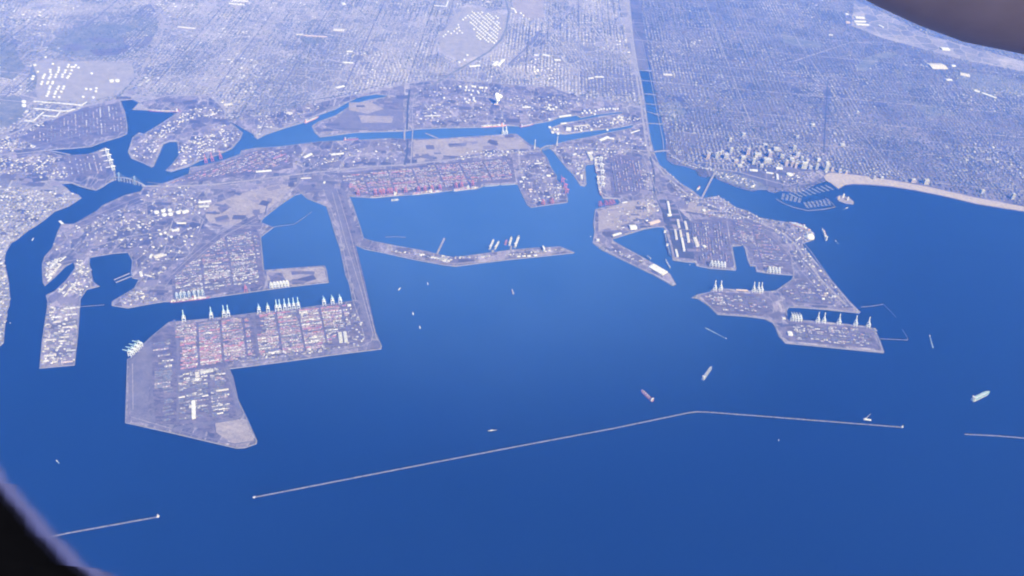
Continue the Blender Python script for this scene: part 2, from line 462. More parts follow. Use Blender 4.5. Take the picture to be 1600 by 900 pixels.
west_land = land('west_mainland', WEST_M, len(SHORE_WEST), MAT['city'], 'mainland with the street grid and the western and central port piers')
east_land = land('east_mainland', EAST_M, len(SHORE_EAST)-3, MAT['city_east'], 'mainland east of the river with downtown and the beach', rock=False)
island_land = land('harbour_island', ISLAND_M, len(ISLAND_M), MAT['port'], 'large harbour island with its causeway, mole and lower left landfill')

_zone_z = [LAND_Z]
YARDS = []
_road_z = [LAND_Z+2.6]
def zone(name, pts, mat, label=None, z=None):
    """A sheet of other ground laid on the land."""
    _zone_z[0] += 0.008      # each sheet a few millimetres above the one before
    mb = MB(); mb.sheet(W(pts), LAND_Z+0.4+_zone_z[0]-LAND_Z)
    if name == 'terminal_yard': YARDS.append(W(pts))
    o = mb.build(name, MAT[mat]); tag(o, label, kind='structure'); return o

# land used by the port on the mainland: no street grid there
PORT_WEST = [(0,215),(60,190),(120,170),(180,150),(210,140),(260,150),(325,150),(345,165),(380,178),(470,165),(530,152),(600,135),(640,128),(700,124),(800,133),
 (860,135),(900,150),(975,160),(1003,150),(1007,158),(1012,190),(1017,220),(1022,237),(1030,257),(1045,270),(1065,287),(1082,297),(1097,310),(1122,306),(1137,315),(1150,324),(1170,330),
 (1187,340),(1200,342),(1215,345),(1250,350),(1272,364),(1272,374),(1254,380),(1255,385),(1272,405),(1290,427),(1310,450),(1327,470),(1344,487),(1342,489),(1295,484),(1245,480),(1232,480),
 (1229,485),(1232,501),(1250,500),(1320,506),(1357,510),(1367,514),(1375,532),(1381,549),(1320,545),(1227,536),(1217,525),(1207,504),(1195,498),(1121,491),(1090,466),(1110,456),(1132,451),
 (1200,455),(1237,437),(1240,430),(1182,424),(1172,415),(1161,383),(1144,385),(1149,422),(1088,415),(1051,406),(1040,361),(1028,354),(957,373),(1017,409),(1056,444),(926,379),(930,327),(969,316),(936,297),(932,256),
 (914,260),(913,291),(858,231),(990,197),(861,207),(972,176),(907,184),(832,194),(632,205),(500,214),(487,197),(600,152),(587,147),(445,200),(402,217),(400,185),(365,195),(375,217),(267,268),(280,242),(265,221),
 (237,261),(205,247),(207,215),(282,173),(207,155),(188,157),(199,197),(187,214),(75,234),(165,230),(179,281),(150,297),(95,287),(40,270),(0,262)]
# patches of port ground: the land sheet below is the city's own
def patch(pts, mat='port', z=0.4):
    return zone('port_apron', pts, mat, None, LAND_Z+z)
patch([(0,216),(60,191),(120,171),(186,153),(196,176),(198,208),(186,213),(159,221),(140,228),(76,233),(0,242)])
patch([(0,244),(75,235),(88,242),(110,246),(150,239),(164,232),(173,252),(179,278),(170,284),(150,296),(125,289),(112,284),(60,280),(0,272)])
patch([(218,160),(262,150),(325,150),(350,170),(356,190),(378,206),(373,217),(360,231),(340,241),(312,250),(268,266),(261,265),(271,255),(281,242),(278,219),(264,219),(253,224),(237,259),(206,246),(202,237),(209,216),(226,210),(247,197),(284,173),(262,172),(232,170)])
patch([(358,189),(400,184),(470,168),(530,153),(590,143),(632,133),(632,203),(588,204),(525,209),(500,212),(489,197),(498,191),(526,181),(556,163),(600,153),(607,149),(587,145),(540,159),(497,178),(445,198),(403,215),(399,212),(405,190),(400,184)])
patch([(640,131),(700,125),(800,134),(862,137),(905,152),(975,162),(972,172),(930,177),(908,182),(900,178),(870,182),(832,192),(788,194),(687,198),(650,200),(640,203)])
patch([(862,201),(882,194),(921,187),(973,178),(1004,172),(1010,191),(1015,220),(1020,238),(1030,259),(1045,272),(1064,289),(1080,300),(1096,312),(1121,308),(1136,317),(1150,326),(1170,332),(1186,342),(1200,345),(1214,347),(1249,352),(1262,359),(1270,365),(1270,373),(1252,380),(1253,386),(1270,406),(1288,428),(1308,450),(1325,470),(1341,487),(1295,482),(1245,478),(1231,478),(1227,485),(1230,502),(1250,502),(1320,508),(1356,512),(1365,515),(1373,532),(1378,548),(1320,543),(1228,534),(1219,525),(1214,511),(1208,503),(1195,496),(1121,489),(1109,477),(1092,466),(1112,457),(1113,454),(1132,453),(1200,457),(1213,456),(1239,438),(1242,429),(1200,425),(1184,422),(1182,414),(1173,413),(1166,388),(1162,381),(1142,383),(1147,419),(1110,417),(1090,413),(1088,408),(1053,404),(1042,361),(1038,353),(1005,356),(957,371),(958,377),(994,398),(1017,411),(1037,422),(1045,428),(1052,443),(1021,427),(975,405),(928,378),(931,362),(929,350),(932,328),(951,323),(967,321),(971,316),(967,309),(943,308),(938,297),(934,255),(917,255),(912,258),(914,288),(908,288),(896,271),(867,237),(861,231),(862,228),(890,220),(921,215),(951,208),(987,200),(992,196),(988,193),(962,198),(925,202),(882,208)])

# far dark hills, parks and fields
zone('dark_parkland', [(85,60),(105,46),(130,40),(160,33),(205,36),(212,20),(222,12),(245,28),(247,45),(240,58),(232,70),(205,88),(180,96),(140,92),(100,86),(72,76)], 'scrub', 'dark scrub covered park in the upper left')
zone('dark_field', [(0,62),(20,68),(30,90),(40,105),(20,125),(0,120)], 'scrub')
zone('dark_field', [(0,150),(30,150),(42,165),(35,185),(10,198),(0,200)], 'scrub')
zone('dark_field', [(52,97),(62,103),(58,125),(55,140),(40,148),(42,125)], 'scrub')
zone('dark_field', [(470,60),(500,58),(508,63),(500,68),(474,68)], 'scrub')
zone('dark_field', [(1338,104),(1352,90),(1372,83),(1398,82),(1405,88),(1375,92),(1362,104),(1352,112),(1340,110)], 'scrub')
zone('dark_field', [(1222,52),(1250,60),(1285,68),(1282,75),(1245,72),(1225,66)], 'scrub')
zone('dark_field', [(1395,108),(1412,112),(1415,122),(1400,120)], 'scrub')
zone('dark_field', [(1410,128),(1425,128),(1424,140),(1412,140)], 'scrub')
zone('dark_field', [(1035,160),(1060,158),(1072,175),(1060,190),(1040,185)], 'scrub')
zone('dark_field', [(1490,110),(1560,118),(1600,130),(1600,150),(1540,150),(1500,135)], 'scrub')
zone('dark_field', [(1420,160),(1470,165),(1500,180),(1450,182)], 'scrub')
zone('tank_farm_ground', [(50,98),(75,92),(110,96),(150,95),(205,98),(212,118),(200,135),(165,152),(130,160),(60,156),(55,140),(60,125)], 'road', 'pale dirt under the tank farm in the upper left')
zone('tank_farm_ground', [(730,10),(785,22),(795,40),(785,65),(765,82),(720,95),(690,80),(688,55),(715,20)], 'road', 'pale ground of the dense tank farm')
zone('pale_field', [(800,0),(850,0),(850,28),(830,30),(803,22)], 'dirt')
zone('pale_field', [(1335,0),(1370,15),(1450,55),(1560,85),(1600,96),(1600,112),(1500,92),(1380,60),(1330,40)], 'city', 'pale open ground along the upper right')

zone('bare_field', [(905,108),(960,105),(1000,120),(1003,150),(960,150),(905,140)], 'yard_pale')
zone('bare_field', [(1025,116),(1055,114),(1085,130),(1080,150),(1040,148)], 'yard_pale')

# island ground
zone('bare_dirt_field', [(646,219),(725,216),(786,212),(800,212),(815,219),(830,232),(800,233),(740,241),(700,249),(645,254)], 'dirt', 'bare pale field on the harbour island')
zone('bare_dirt_field', [(545,170),(600,155),(630,150),(630,200),(590,203),(555,204),(520,205),(505,205),(520,190)], 'yard_pale', 'bare earth basins north of the channel')
zone('sand_mound', [(326,346),(321,338),(322,328),(335,318),(352,312),(370,304),(410,294),(440,287),(456,291),(445,306),(425,322),(405,338),(385,344),(365,352),(345,355)], 'dirt', 'smooth pale mound of earth on the island')
zone('bare_pier', [(416,424),(506,417),(511,440),(451,446),(440,438),(418,438)], 'dirt', 'bare pale pier jutting into the basin')
zone('terminal_yard', [(268,424),(300,398),(345,362),(400,356),(407,372),(409,410),(414,446),(330,461),(270,467)], 'yard')
zone('terminal_yard', [(524,271),(600,264),(700,254),(800,246),(806,284),(757,287),(690,296),(580,306),(552,304)], 'yard')
zone('terminal_yard', [(262,287),(300,270),(380,242),(400,235),(455,232),(458,262),(400,272),(300,284)], 'yard')
zone('terminal_yard', [(268,508),(396,493),(549,475),(578,520),(580,534),(495,548),(355,566),(358,574),(368,628),(372,650),(366,655),(275,664),(243,661),(234,640),(232,535),(250,515)], 'yard', 'asphalt of the lower left container yard')
zone('pale_apron', [(204,563),(236,533),(234,560),(232,640),(242,661),(205,656),(202,620)], 'yard_pale')
zone('empty_lot', [(372,655),(384,657),(397,688),(383,694),(365,694),(338,676),(336,661)], 'dirt', 'bare tip of the lower left landfill')
zone('empty_lot', [(308,665),(334,661),(337,678),(310,672)], 'yard')
zone('harbour_road', [(268,672),(273,667),(370,652),(368,640),(360,600),(352,572),(356,569),(365,590),(378,650),(370,656),(275,672)], 'yard_pale')
zone('causeway_road', [(478,283),(520,278),(540,300),(552,345),(565,371),(556,376),(548,374),(560,420),(576,490),(587,525),(580,527),(565,490),(548,430),(538,380),(524,330),(505,300)], 'yard_pale')
zone('causeway_rail', [(523,285),(528,284),(546,340),(552,368),(570,440),(588,522),(582,524),(564,444),(545,372),(538,342)], 'yard')
zone('rail_yard', [(300,395),(330,372),(370,350),(402,335),(405,345),(375,362),(330,396),(296,425),(270,440),(275,425)], 'yard')
zone('rail_yard', [(115,350),(160,324),(215,302),(222,306),(170,335),(120,360)], 'yard')
zone('mole_ground', [(575,378),(620,387),(690,402),(725,402),(800,393),(870,388),(885,393),(800,401),(715,411),(650,401),(590,389)], 'port')
zone('mole_lot', [(687,402),(707,405),(740,403),(742,407),(712,411),(690,409)], 'yard')
# mainland yards
zone('terminal_yard', [(108,176),(186,160),(196,200),(185,210),(110,222),(60,230),(30,215)], 'yard')
zone('terminal_yard', [(96,243),(152,240),(168,272),(110,278)], 'yard')
zone('terminal_yard', [(952,240),(1000,244),(1008,300),(955,306)], 'yard')
zone('terminal_yard', [(1072,345),(1134,340),(1146,418),(1090,411)], 'yard')
zone('terminal_yard', [(1136,338),(1190,348),(1235,398),(1238,426),(1184,420),(1166,385),(1142,380)], 'yard')
zone('terminal_yard', [(1094,462),(1113,456),(1190,460),(1205,470),(1203,486),(1190,494),(1122,488),(1108,476)], 'yard')
zone('terminal_yard', [(1236,503),(1320,509),(1360,514),(1373,545),(1320,541),(1232,533),(1222,525)], 'yard')
zone('terminal_yard', [(1222,455),(1250,435),(1285,448),(1312,468),(1300,478),(1245,473),(1228,470)], 'yard')
zone('pier_ground', [(935,330),(970,318),(1018,308),(1026,330),(1000,348),(960,360),(935,362)], 'dirt')
zone('coal_yard', [(1030,312),(1045,312),(1078,345),(1085,405),(1055,402),(1045,362),(1038,352)], 'asphalt')
zone('paved_field', [(1072,300),(1110,322),(1150,345),(1130,338),(1070,330)], 'dirt')
# the beach and waterfront
zone('beach', [(1292,283),(1286,275),(1296,270),(1335,273),(1390,281),(1450,292),(1525,309),(1600,323),(1700,343),(2000,415),(2000,424),(1700,351),(1600,330),(1525,318),(1475,306),(1425,296),(1395,291),(1360,288),(1335,287),(1320,289),(1310,295),(1300,287)], 'sand', 'long pale sand beach', LAND_Z+0.6)
zone('waterfront_lawn', [(1222,280),(1250,268),(1285,266),(1290,274),(1270,286),(1240,292),(1220,290)], 'port')
zone('waterfront_park', [(1110,265),(1150,272),(1190,285),(1200,297),(1175,297),(1130,283)], 'scrub')
zone('river_bed', [(973,0),(984,0),(989,52),(992,75),(997,105),(1002,125),(1007,155),(1005,156),(999,125),(994,105),(989,75),(986,52),(981,20)], 'road', 'pale concrete levee of the river', LAND_Z+0.7)
# shallow concrete reach of the river above the tide
_mb = MB(); _mb.sheet(W([(978,-60),(979.5,-60),(985.6,10),(988.6,32),(991.5,50),(1004,66),(1012,100),(1013.5,109),(997.5,108),(992,75),(989,52),(987,32),(984,10)], 0.6), 0.6)
tag(_mb.build('river_shallows', MAT['yard_pale']), 'shallow concrete reach of the river above the tide', kind='structure')
# inland channel
def inland(name, line, w0, w1, mat, z, label=None):
    mb = MB(); mb.strip(W(line), w0, z, w2=w1); o = mb.build(name, mat); tag(o, label, kind='structure'); return o
inland('drainage_channel', [(788,-8),(795,18),(791,45),(783,62),(765,80),(740,95),(700,118),(668,138),(648,150),(625,150)], 32, 44, MAT['scrub'], LAND_Z+1.2, 'dark drainage channel winding past the tank farm')

def road(line, w, mat='road', z=1.2):
    _road_z[0] += 0.008; mb = MB(); mb.strip(W(line), w, _road_z[0]); o = mb.build('road', MAT[mat]); tag(o, kind='structure'); return o
road([(228,-8),(240,10),(252,24),(257,40),(250,60),(238,80),(225,105),(212,130),(190,145),(150,160),(110,175),(60,192),(0,217)], 42)
road([(212,130),(214,150),(260,150),(325,150),(342,160),(352,175),(352,186)], 26)
road([(0,243),(75,235),(110,242)], 22)
road([(222,291),(262,292),(330,289),(400,281),(470,272),(560,262),(640,257),(720,248),(800,239),(842,236)], 34, z=1.6)
road([(868,232),(900,231),(960,233),(1012,236)], 30, z=1.6)
road([(640,140),(637,165),(636,203)], 26, 'asphalt')
road([(637,218),(636,240),(632,258)], 26, 'asphalt')
road([(648,145),(644,170),(645,201)], 12)
road([(644,219),(642,256)], 14)
road([(530,153),(560,147),(600,140),(640,130),(690,123),(760,128),(800,132),(870,134),(950,146),(1002,150)], 22)
road([(400,172),(450,163),(530,150),(640,122),(700,118)], 18, 'asphalt')
road([(985,60),(992,105),(998,140),(1005,190),(1010,225),(1016,245),(1040,275),(1075,305),(1120,325),(1180,345),(1225,365),(1245,385),(1262,410),(1285,440),(1310,465),(1322,477)], 30)
road([(1016,245),(1022,270),(1022,305),(1040,340)], 22, 'asphalt')
road([(992,48),(1004,66),(1012,100),(1017,125),(1024,162),(1030,190),(1036,220),(1037,234)], 9)
road([(1240,96),(1330,66),(1400,66),(1480,80),(1540,92),(1600,104),(1660,120)], 30)
road([(1010,110),(1100,116),(1250,130),(1400,148),(1600,172)], 20)
road([(1022,178),(1120,184),(1290,200),(1600,240)], 16)
road([(1100,-5),(1122,60),(1160,160),(1195,240)], 18)
road([(1210,-5),(1250,70),(1340,200),(1400,275)], 18)
road([(0,140),(90,92),(170,88),(232,82)], 14)
road([(260,45),(400,70),(560,95),(700,118)], 18)
road([(450,0),(395,90),(345,155)], 20)
road([(640,-5),(610,60),(585,140)], 18)
road([(910,-5),(905,60),(905,150)], 18)
road([(820,100),(850,60),(880,30),(900,0)], 16)
road([(845,48),(835,62),(815,82),(795,100)], 30, 'yard_pale')
road([(1293,130),(1291,165),(1289,200),(1287,240)], 16, 'asphalt')
road([(1040,235),(1060,250),(1100,262),(1150,268),(1200,282),(1230,290),(1262,282),(1285,268)], 22)
road([(203,564),(202,620),(200,654),(268,671),(366,694),(396,690)], 14, 'yard_pale', 1.0)
road([(355,570),(451,558),(515,549),(580,541)], 14, 'yard_pale', 1.0)
road([(590,388),(650,401),(695,410),(715,412),(800,401),(880,393)], 9, 'dirt', 1.0)
for a in ([(272,500),(278,540),(279,580),(278,660)], [(235,535),(236,600),(241,660)]):
    road(a, 22, 'yard_pale', 1.0)
for a in ([(300,500),(305,560)],[(333,497),(340,560)],[(362,493),(368,558)],[(396,490),(404,553)],[(428,487),(434,550)],[(455,484),(463,546)],[(485,480),(494,542)]):
    road(a, 24, 'yard_pale', 1.0)
for a in ([(519,300),(541,380),(563,450),(583,522),(580,534),(565,541),(515,549)], [(524,288),(548,368),(566,440),(588,528)], [(505,296),(530,360),(545,430),(556,470)], [(552,472),(562,500),(570,530),(540,536)],
          [(95,360),(150,336),(222,306)], [(100,366),(160,340),(224,311)], [(118,362),(170,340),(226,316)], [(130,368),(190,340),(240,318)],
          [(272,438),(310,405),(350,370),(402,340)], [(276,430),(320,392),(360,362),(404,346)], [(268,430),(300,400),(340,368),(390,338)],
          [(1045,285),(1085,312),(1130,333),(1190,356),(1222,372),(1240,392),(1262,418),(1286,446),(1310,472)], [(1050,292),(1095,322),(1150,345),(1205,370),(1228,392),(1250,422),(1280,455),(1300,474)], [(1025,260),(1050,280),(1090,306),(1140,326),(1195,347),(1240,362),(1266,392),(1300,440),(1330,478)],
          [(1245,474),(1300,478),(1322,474),(1310,455)], [(230,285),(300,293),(380,288),(470,276),(600,262),(700,252)], [(225,295),(300,298),(390,290),(470,281)], [(420,330),(455,300),(470,284)], [(1000,236),(1012,262),(1020,300),(1035,335)], [(1004,240),(1018,275),(1028,310)],
          [(205,652),(236,661),(268,670)], [(207,568),(208,640)], [(560,384),(600,393),(650,404),(700,413),(760,409),(850,398)], [(20,228),(100,205),(190,180)], [(10,240),(80,222),(190,196)], [(270,178),(330,168),(352,182)], [(262,190),(300,172),(345,165)]):
    road(a, 7.5, 'road')
for a in ([(320,345),(300,330),(285,320)], [(215,345),(280,330),(315,320)], [(150,385),(200,370),(255,362)], [(255,400),(262,370),(270,345),(300,335)]):
    road(a, 14, 'road', 1.0)

def lots():
    """Paved and unpaved lots of every tone that quilt the port land, each a hair above the last."""
    mb = MB(); rr = random.Random(12); k = 0
    polys = [ISLAND_M, WEST_M]
    while k < 520:
        x = rr.uniform(-20, 1350); y = rr.uniform(135, 570)
        p = P(x, y, LAND_Z)
        if y > 570 or (x < 600 and y > 480 and x > 130): continue
        if any(inside(q, np.array([p.x]), np.array([p.y]))[0] for q in YARDS): continue
        onI = inside(ISLAND_M, np.array([p.x]), np.array([p.y]))[0]
        inP = inside(W([(0,200),(210,141),(345,160),(480,166),(640,128),(870,136),(1004,165),(1022,237),(1060,285),(1200,345),(1345,487),(1400,570),(900,500),(0,420)]), np.array([p.x]), np.array([p.y]))[0]
        if not (onI or inP): continue
        w, d = rr.uniform(40, 190), rr.uniform(30, 120); a = rr.choice((.1, .1, .25, -.2, .6))
        c = [(p.x+math.cos(a)*sx*w/2-math.sin(a)*sy*d/2, p.y+math.sin(a)*sx*w/2+math.cos(a)*sy*d/2) for sx, sy in ((-1,-1),(1,-1),(1,1),(-1,1))]
        X = np.array([q[0] for q in c]); Y = np.array([q[1] for q in c])
        if not (inside(ISLAND_M, X, Y).all() or inside(WEST_M, X, Y).all()): continue
        k += 1
        t = rr.choice((.06, .07, .08, .095, .11, .13, .16, .18)); 
        mb._add([(q[0], q[1], LAND_Z+1.3+k*.0015) for q in c], [(0, 1, 2, 3)], (t, t*.84, t*1.03))
    o = mb.build('paved_lots', MAT['tint'], colors=True); tag(o, 'patchwork of paved and dusty lots on the port land', kind='structure')
    mb = MB()
    for k in range(260):      # thin service roads and tracks
        x = rr.uniform(0, 1340); y = rr.uniform(140, 480); p = P(x, y)
        a = rr.choice((.1, .12, .25, -.25, .6, 1.67, 1.7)); L = rr.uniform(150, 600)
        q = (p.x+math.cos(a)*L, p.y+math.sin(a)*L)
        X = np.linspace(p.x, q[0], 7); Y = np.linspace(p.y, q[1], 7)
        if not (inside(ISLAND_M, X, Y).all() or inside(W([(0,200),(210,141),(345,160),(480,166),(640,128),(870,136),(1004,165),(1022,237),(1060,285),(1200,345),(1345,487),(1400,570),(900,500),(0,420)]), X, Y).all() and inside(WEST_M, X, Y).all()): continue
        t = rr.choice((.05, .17, .2, .24))
        mb.strip([(p.x, p.y), q], rr.uniform(7, 13), LAND_Z+2.15+k*.0015, (t, t*.88, t*.95))
    o = mb.build('service_roads', MAT['tint'], colors=True); tag(o, 'thin service roads and tracks across the port land', kind='structure')
lots()

for k, (pts, m) in enumerate((([(135,60),(150,58),(178,61),(190,66),(170,68),(145,66)], 'yard_pale'), ([(100,70),(120,68),(135,74),(118,80),(98,78)], 'yard_pale'), ([(205,40),(238,36),(240,44),(215,48)], 'scrub'),
      ([(190,58),(205,56),(240,58),(232,70),(205,80),(195,76)], 'yard_pale'), ([(218,8),(240,6),(244,22),(226,30),(216,22)], 'yard_pale'), ([(140,78),(200,74),(196,84),(150,88)], 'yard'), ([(545,160),(580,160),(600,170),(575,178),(545,172)], 'dirt'),
      ([(560,180),(615,182),(612,192),(565,192)], 'dirt'), ([(590,158),(625,160),(622,172),(600,168)], 'yard'), ([(340,325),(352,318),(360,324),(346,334)], 'yard'), ([(333,330),(338,330),(337,336),(332,335)], 'yard'),
      ([(418,428),(440,426),(446,438),(424,440)], 'yard'), ([(455,424),(470,423),(474,428),(456,430)], 'yard'), ([(700,225),(730,223),(728,228),(702,230)], 'yard_pale'))):
    zone('mottled_ground', pts, m)
# ------------------------------------------------------------------ the city
TONES = 1.12*np.array([(0.22,0.205,0.205),(0.27,0.25,0.245),(0.33,0.31,0.3),(0.18,0.165,0.17),(0.25,0.215,0.205),(0.14,0.13,0.14),(0.4,0.38,0.37),(0.52,0.505,0.49)])
TONE_P = np.array([.24,.22,.12,.17,.13,.08,.03,.01])

EXCLUDE = [W(p) for p in (
    [(100,64),(118,50),(140,44),(165,37),(205,39),(215,44),(190,56),(200,76),(180,90),(145,87),(105,82),(88,74)],
    [(50,98),(75,92),(110,96),(150,95),(205,98),(212,118),(200,135),(165,152),(130,160),(60,156),(20,195),(0,200),(0,150),(30,150),(55,140)],
    [(730,6),(790,18),(800,40),(788,65),(768,84),(720,97),(685,82),(686,55),(712,18)],
    [(0,62),(20,68),(30,90),(40,105),(20,125),(0,120)],
    [(470,60),(500,58),(508,63),(500,68),(474,68)],
    [(1338,104),(1352,90),(1372,83),(1398,82),(1405,88),(1375,92),(1362,104),(1352,112),(1340,110)],
    [(1222,52),(1250,60),(1285,68),(1282,75),(1245,72),(1225,66)],
    [(1335,0),(1370,15),(1450,55),(1560,85),(1600,96),(1600,112),(1500,92),(1380,60),(1330,40)],
    [(1286,275),(1296,268),(1335,271),(1390,279),(1450,290),(1525,307),(1600,321),(1700,341),(1700,360),(1525,322),(1290,292)],
    [(1040,220),(1060,250),(1110,262),(1150,268),(1195,268),(1215,262),(1285,262),(1290,285),(1200,302),(1175,300),(1040,262)],
    [(788,-8),(797,18),(795,45),(787,64),(768,84),(742,98),(702,122),(670,142),(618,154),(618,146),(664,134),(697,114),(737,91),(760,77),(778,60),(786,45),(783,15)],
    [(800,0),(850,0),(850,28),(830,30),(803,22)],
    [(965,-20),(997,-20),(1010,65),(1040,225),(1008,235),(1000,160),(985,90)],
)]
ROADPX = [[(228,-8),(240,10),(252,24),(257,40),(250,60),(238,80),(225,105),(212,130),(190,145)], [(820,100),(850,60),(880,30),(900,0)], [(845,48),(835,62),(815,82),(795,100)], [(1293,130),(1291,165),(1289,200),(1287,240)]]
GRID_OUT = {}

def free_of(X, Y, polys):
    ok = np.ones(X.shape, bool)
    for p in polys: ok &= ~inside(p, X, Y)
    return ok

def smooth_noise(X, Y, s, seed):
    """Cheap value noise for choosing where bigger, paler or darker buildings gather."""
    g = np.random.default_rng(seed).random((64, 64))
    u = (X/s) % 64; v = (Y/s) % 64
    i = u.astype(int); j = v.astype(int); fu = u-i; fv = v-j
    fu = fu*fu*(3-2*fu); fv = fv*fv*(3-2*fv)
    i1 = (i+1) % 64; j1 = (j+1) % 64; i %= 64; j %= 64
    return (g[i, j]*(1-fu)+g[i1, j]*fu)*(1-fv)+(g[i, j1]*(1-fu)+g[i1, j1]*fu)*fv

PORT_M = [W(p) for p in (
    [(-20,216),(60,191),(120,171),(186,153),(205,141),(214,150),(265,148),(325,148),(345,160),(360,186),(400,182),(470,166),(530,151),(590,141),(640,127),(700,123),(800,132),(862,135),(905,150),(975,160),(1004,165),
     (1012,190),(1022,237),(1030,257),(1060,285),(1100,312),(1200,345),(1270,370),(1345,487),(1400,570),(1100,520),(900,400),(0,300),(-20,280)],
)]

def district(X, Y):
    """Which of four street layouts a place belongs to."""
    n = smooth_noise(X+40000, Y+40000, 1500, 31)*.6+smooth_noise(X+40000, Y+40000, 560, 32)*.4
    return np.where(n < .36, 1, np.where(n < .60, 0, np.where(n < .68, 2, 3)))

def city():
    # streets run north-south every 104 m, cross streets every 205 m; some districts are turned
    XS, YS, RS, BS = [], [], [], []; nb = 0
    for cls, (ang, bx, by, rows_n) in enumerate(((0.0, 104.0, 205.0, 7), (math.pi/2, 112.0, 190.0, 6), (0.28, 104.0, 180.0, 6), (0.0, 118.0, 150.0, 5))):
        gx = np.arange(-19000, 19000, bx); gy = np.arange(-19000, 19000, by)
        BX, BY = np.meshgrid(gx, gy, indexing='ij'); BX, BY = BX.ravel(), BY.ravel()
        c, s = math.cos(ang), math.sin(ang)
        BX, BY = c*BX-s*BY, s*BX+c*BY
        zc = (BX-CX)*_f.x+(BY-CY)*_f.y+(LAND_Z-CH)*_f.z
        ok = (BY < 11500) & (BY > -3800) & (zc > 3000)
        BX, BY = BX[ok], BY[ok]
        px, py, zc = to_px(BX, BY, LAND_Z)
        keep = (px > -90) & (px < 1690) & (py > -75) & (py < 600)
        BX, BY = BX[keep], BY[keep]
        cols = np.array([-.25, .25])*bx; rows = (np.arange(rows_n)-(rows_n-1)/2)*(by-20)/rows_n
        cx, ry = np.meshgrid(cols, rows, indexing='ij'); cx, ry = cx.ravel(), ry.ravel(); m = len(cx)
        X = (BX[:, None]+(c*cx-s*ry)[None]).ravel(); Y = (BY[:, None]+(s*cx+c*ry)[None]).ravel()
        bid = np.repeat(np.arange(len(BX)), m)+nb; nb += len(BX)
        sel = district(X, Y) == cls
        XS.append(X[sel]); YS.append(Y[sel]); RS.append(np.full(sel.sum(), ang)); BS.append(bid[sel])
    X, Y, R0, bid = np.concatenate(XS), np.concatenate(YS), np.concatenate(RS), np.concatenate(BS)
    n = nb
    X = X+rng.normal(0, 5.0, len(X)); Y = Y+rng.normal(0, 3.5, len(Y))
    comm = smooth_noise(X, Y, 620, 3); comm2 = smooth_noise(X, Y, 210, 9)
    blockrand = rng.random(n)[bid]
    big = (comm > 0.62) & (comm2 > 0.45)
    SX = rng.uniform(19, 34, len(X)); SY = rng.uniform(12, 22, len(X)); SZ = rng.uniform(3.5, 6.5, len(X))
    SX[big] *= rng.uniform(1.0, 1.3, big.sum()); SY[big] *= rng.uniform(1.0, 1.8, big.sum()); SZ[big] *= 1.3
    keep = rng.random(len(X)) < np.where(big, 0.55, 0.8)*np.where(blockrand < 0.06, 0.1, 1.0)
    keep &= (inside(WEST_M, X, Y) & ~inside(PORT_M[0], X, Y)) | inside(EAST_M, X, Y)
    keep &= free_of(X, Y, EXCLUDE)
    for rd in ROADPX:
        pts = np.array(W(rd))
        for a, b in zip(pts[:-1], pts[1:]):
            t = np.clip(((X-a[0])*(b[0]-a[0])+(Y-a[1])*(b[1]-a[1]))/((b-a)@(b-a)), 0, 1)
            keep &= (X-a[0]-t*(b[0]-a[0]))**2+(Y-a[1]-t*(b[1]-a[1]))**2 > 48**2
    # shore strip stays open
    X, Y, SX, SY, SZ, big, comm, R0 = (a[keep] for a in (X, Y, SX, SY, SZ, big, comm, R0))
    C = TONES[rng.choice(len(TONES), len(X), p=TONE_P)]
    C = C*0.64+0.36*np.array([0.24, 0.22, 0.235])
    bright = (rng.random(len(X)) < np.where(big, 0.12, 0.02))
    C = np.where(bright[:, None], np.array([0.52, 0.505, 0.5])*rng.uniform(0.65, 1.1, (len(X), 1)), C)
    east = inside(EAST_M, X, Y)
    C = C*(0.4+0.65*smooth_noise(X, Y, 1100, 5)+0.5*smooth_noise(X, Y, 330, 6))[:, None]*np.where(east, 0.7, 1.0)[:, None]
    RZ = R0+rng.normal(0, 0.02, len(X))
    # higher blocks close to the east shore
    d = inside(W([(1040,215),(1300,240),(1600,300),(1600,330),(1290,285),(1050,262)]), X, Y)
    SZ[d] *= rng.uniform(1.0, 2.6, d.sum())
    return X, Y, SX, SY, SZ, RZ, C, bright

CITY = city()

MARKS = [(1291,267,'the head of the beach'),(1256,262,'the lagoon'),(1200,250,'the heart of downtown'),(1119,245,'the west end of downtown'),(1400,286,'the middle of the beach'),(1500,304,'the narrow end of the beach'),
 (1045,225,'the lowest river bridge'),(1030,170,'the slanted rail bridge'),(1020,110,'the brightest river bridge'),(1000,62,'the uppermost river bridge'),(60,320,'the western main channel'),(20,380,'the left bank of the channel'),(300,120,'the curving freeway'),(480,140,'the upper channel shore'),
 (740,100,'the winding drainage channel'),(1200,150,'the middle of the eastern grid'),(1350,150,'the straight dark avenue'),(1450,200,'the far eastern grid'),(560,80,'the dark park'),(900,90,'the rail yard fields'),(1380,95,'the dark pond'),(0,280,'the western shore')]
def near_mark(x, y):
    return min(MARKS, key=lambda m: (m[0]-x)**2+((m[1]-y)*2)**2)[2]

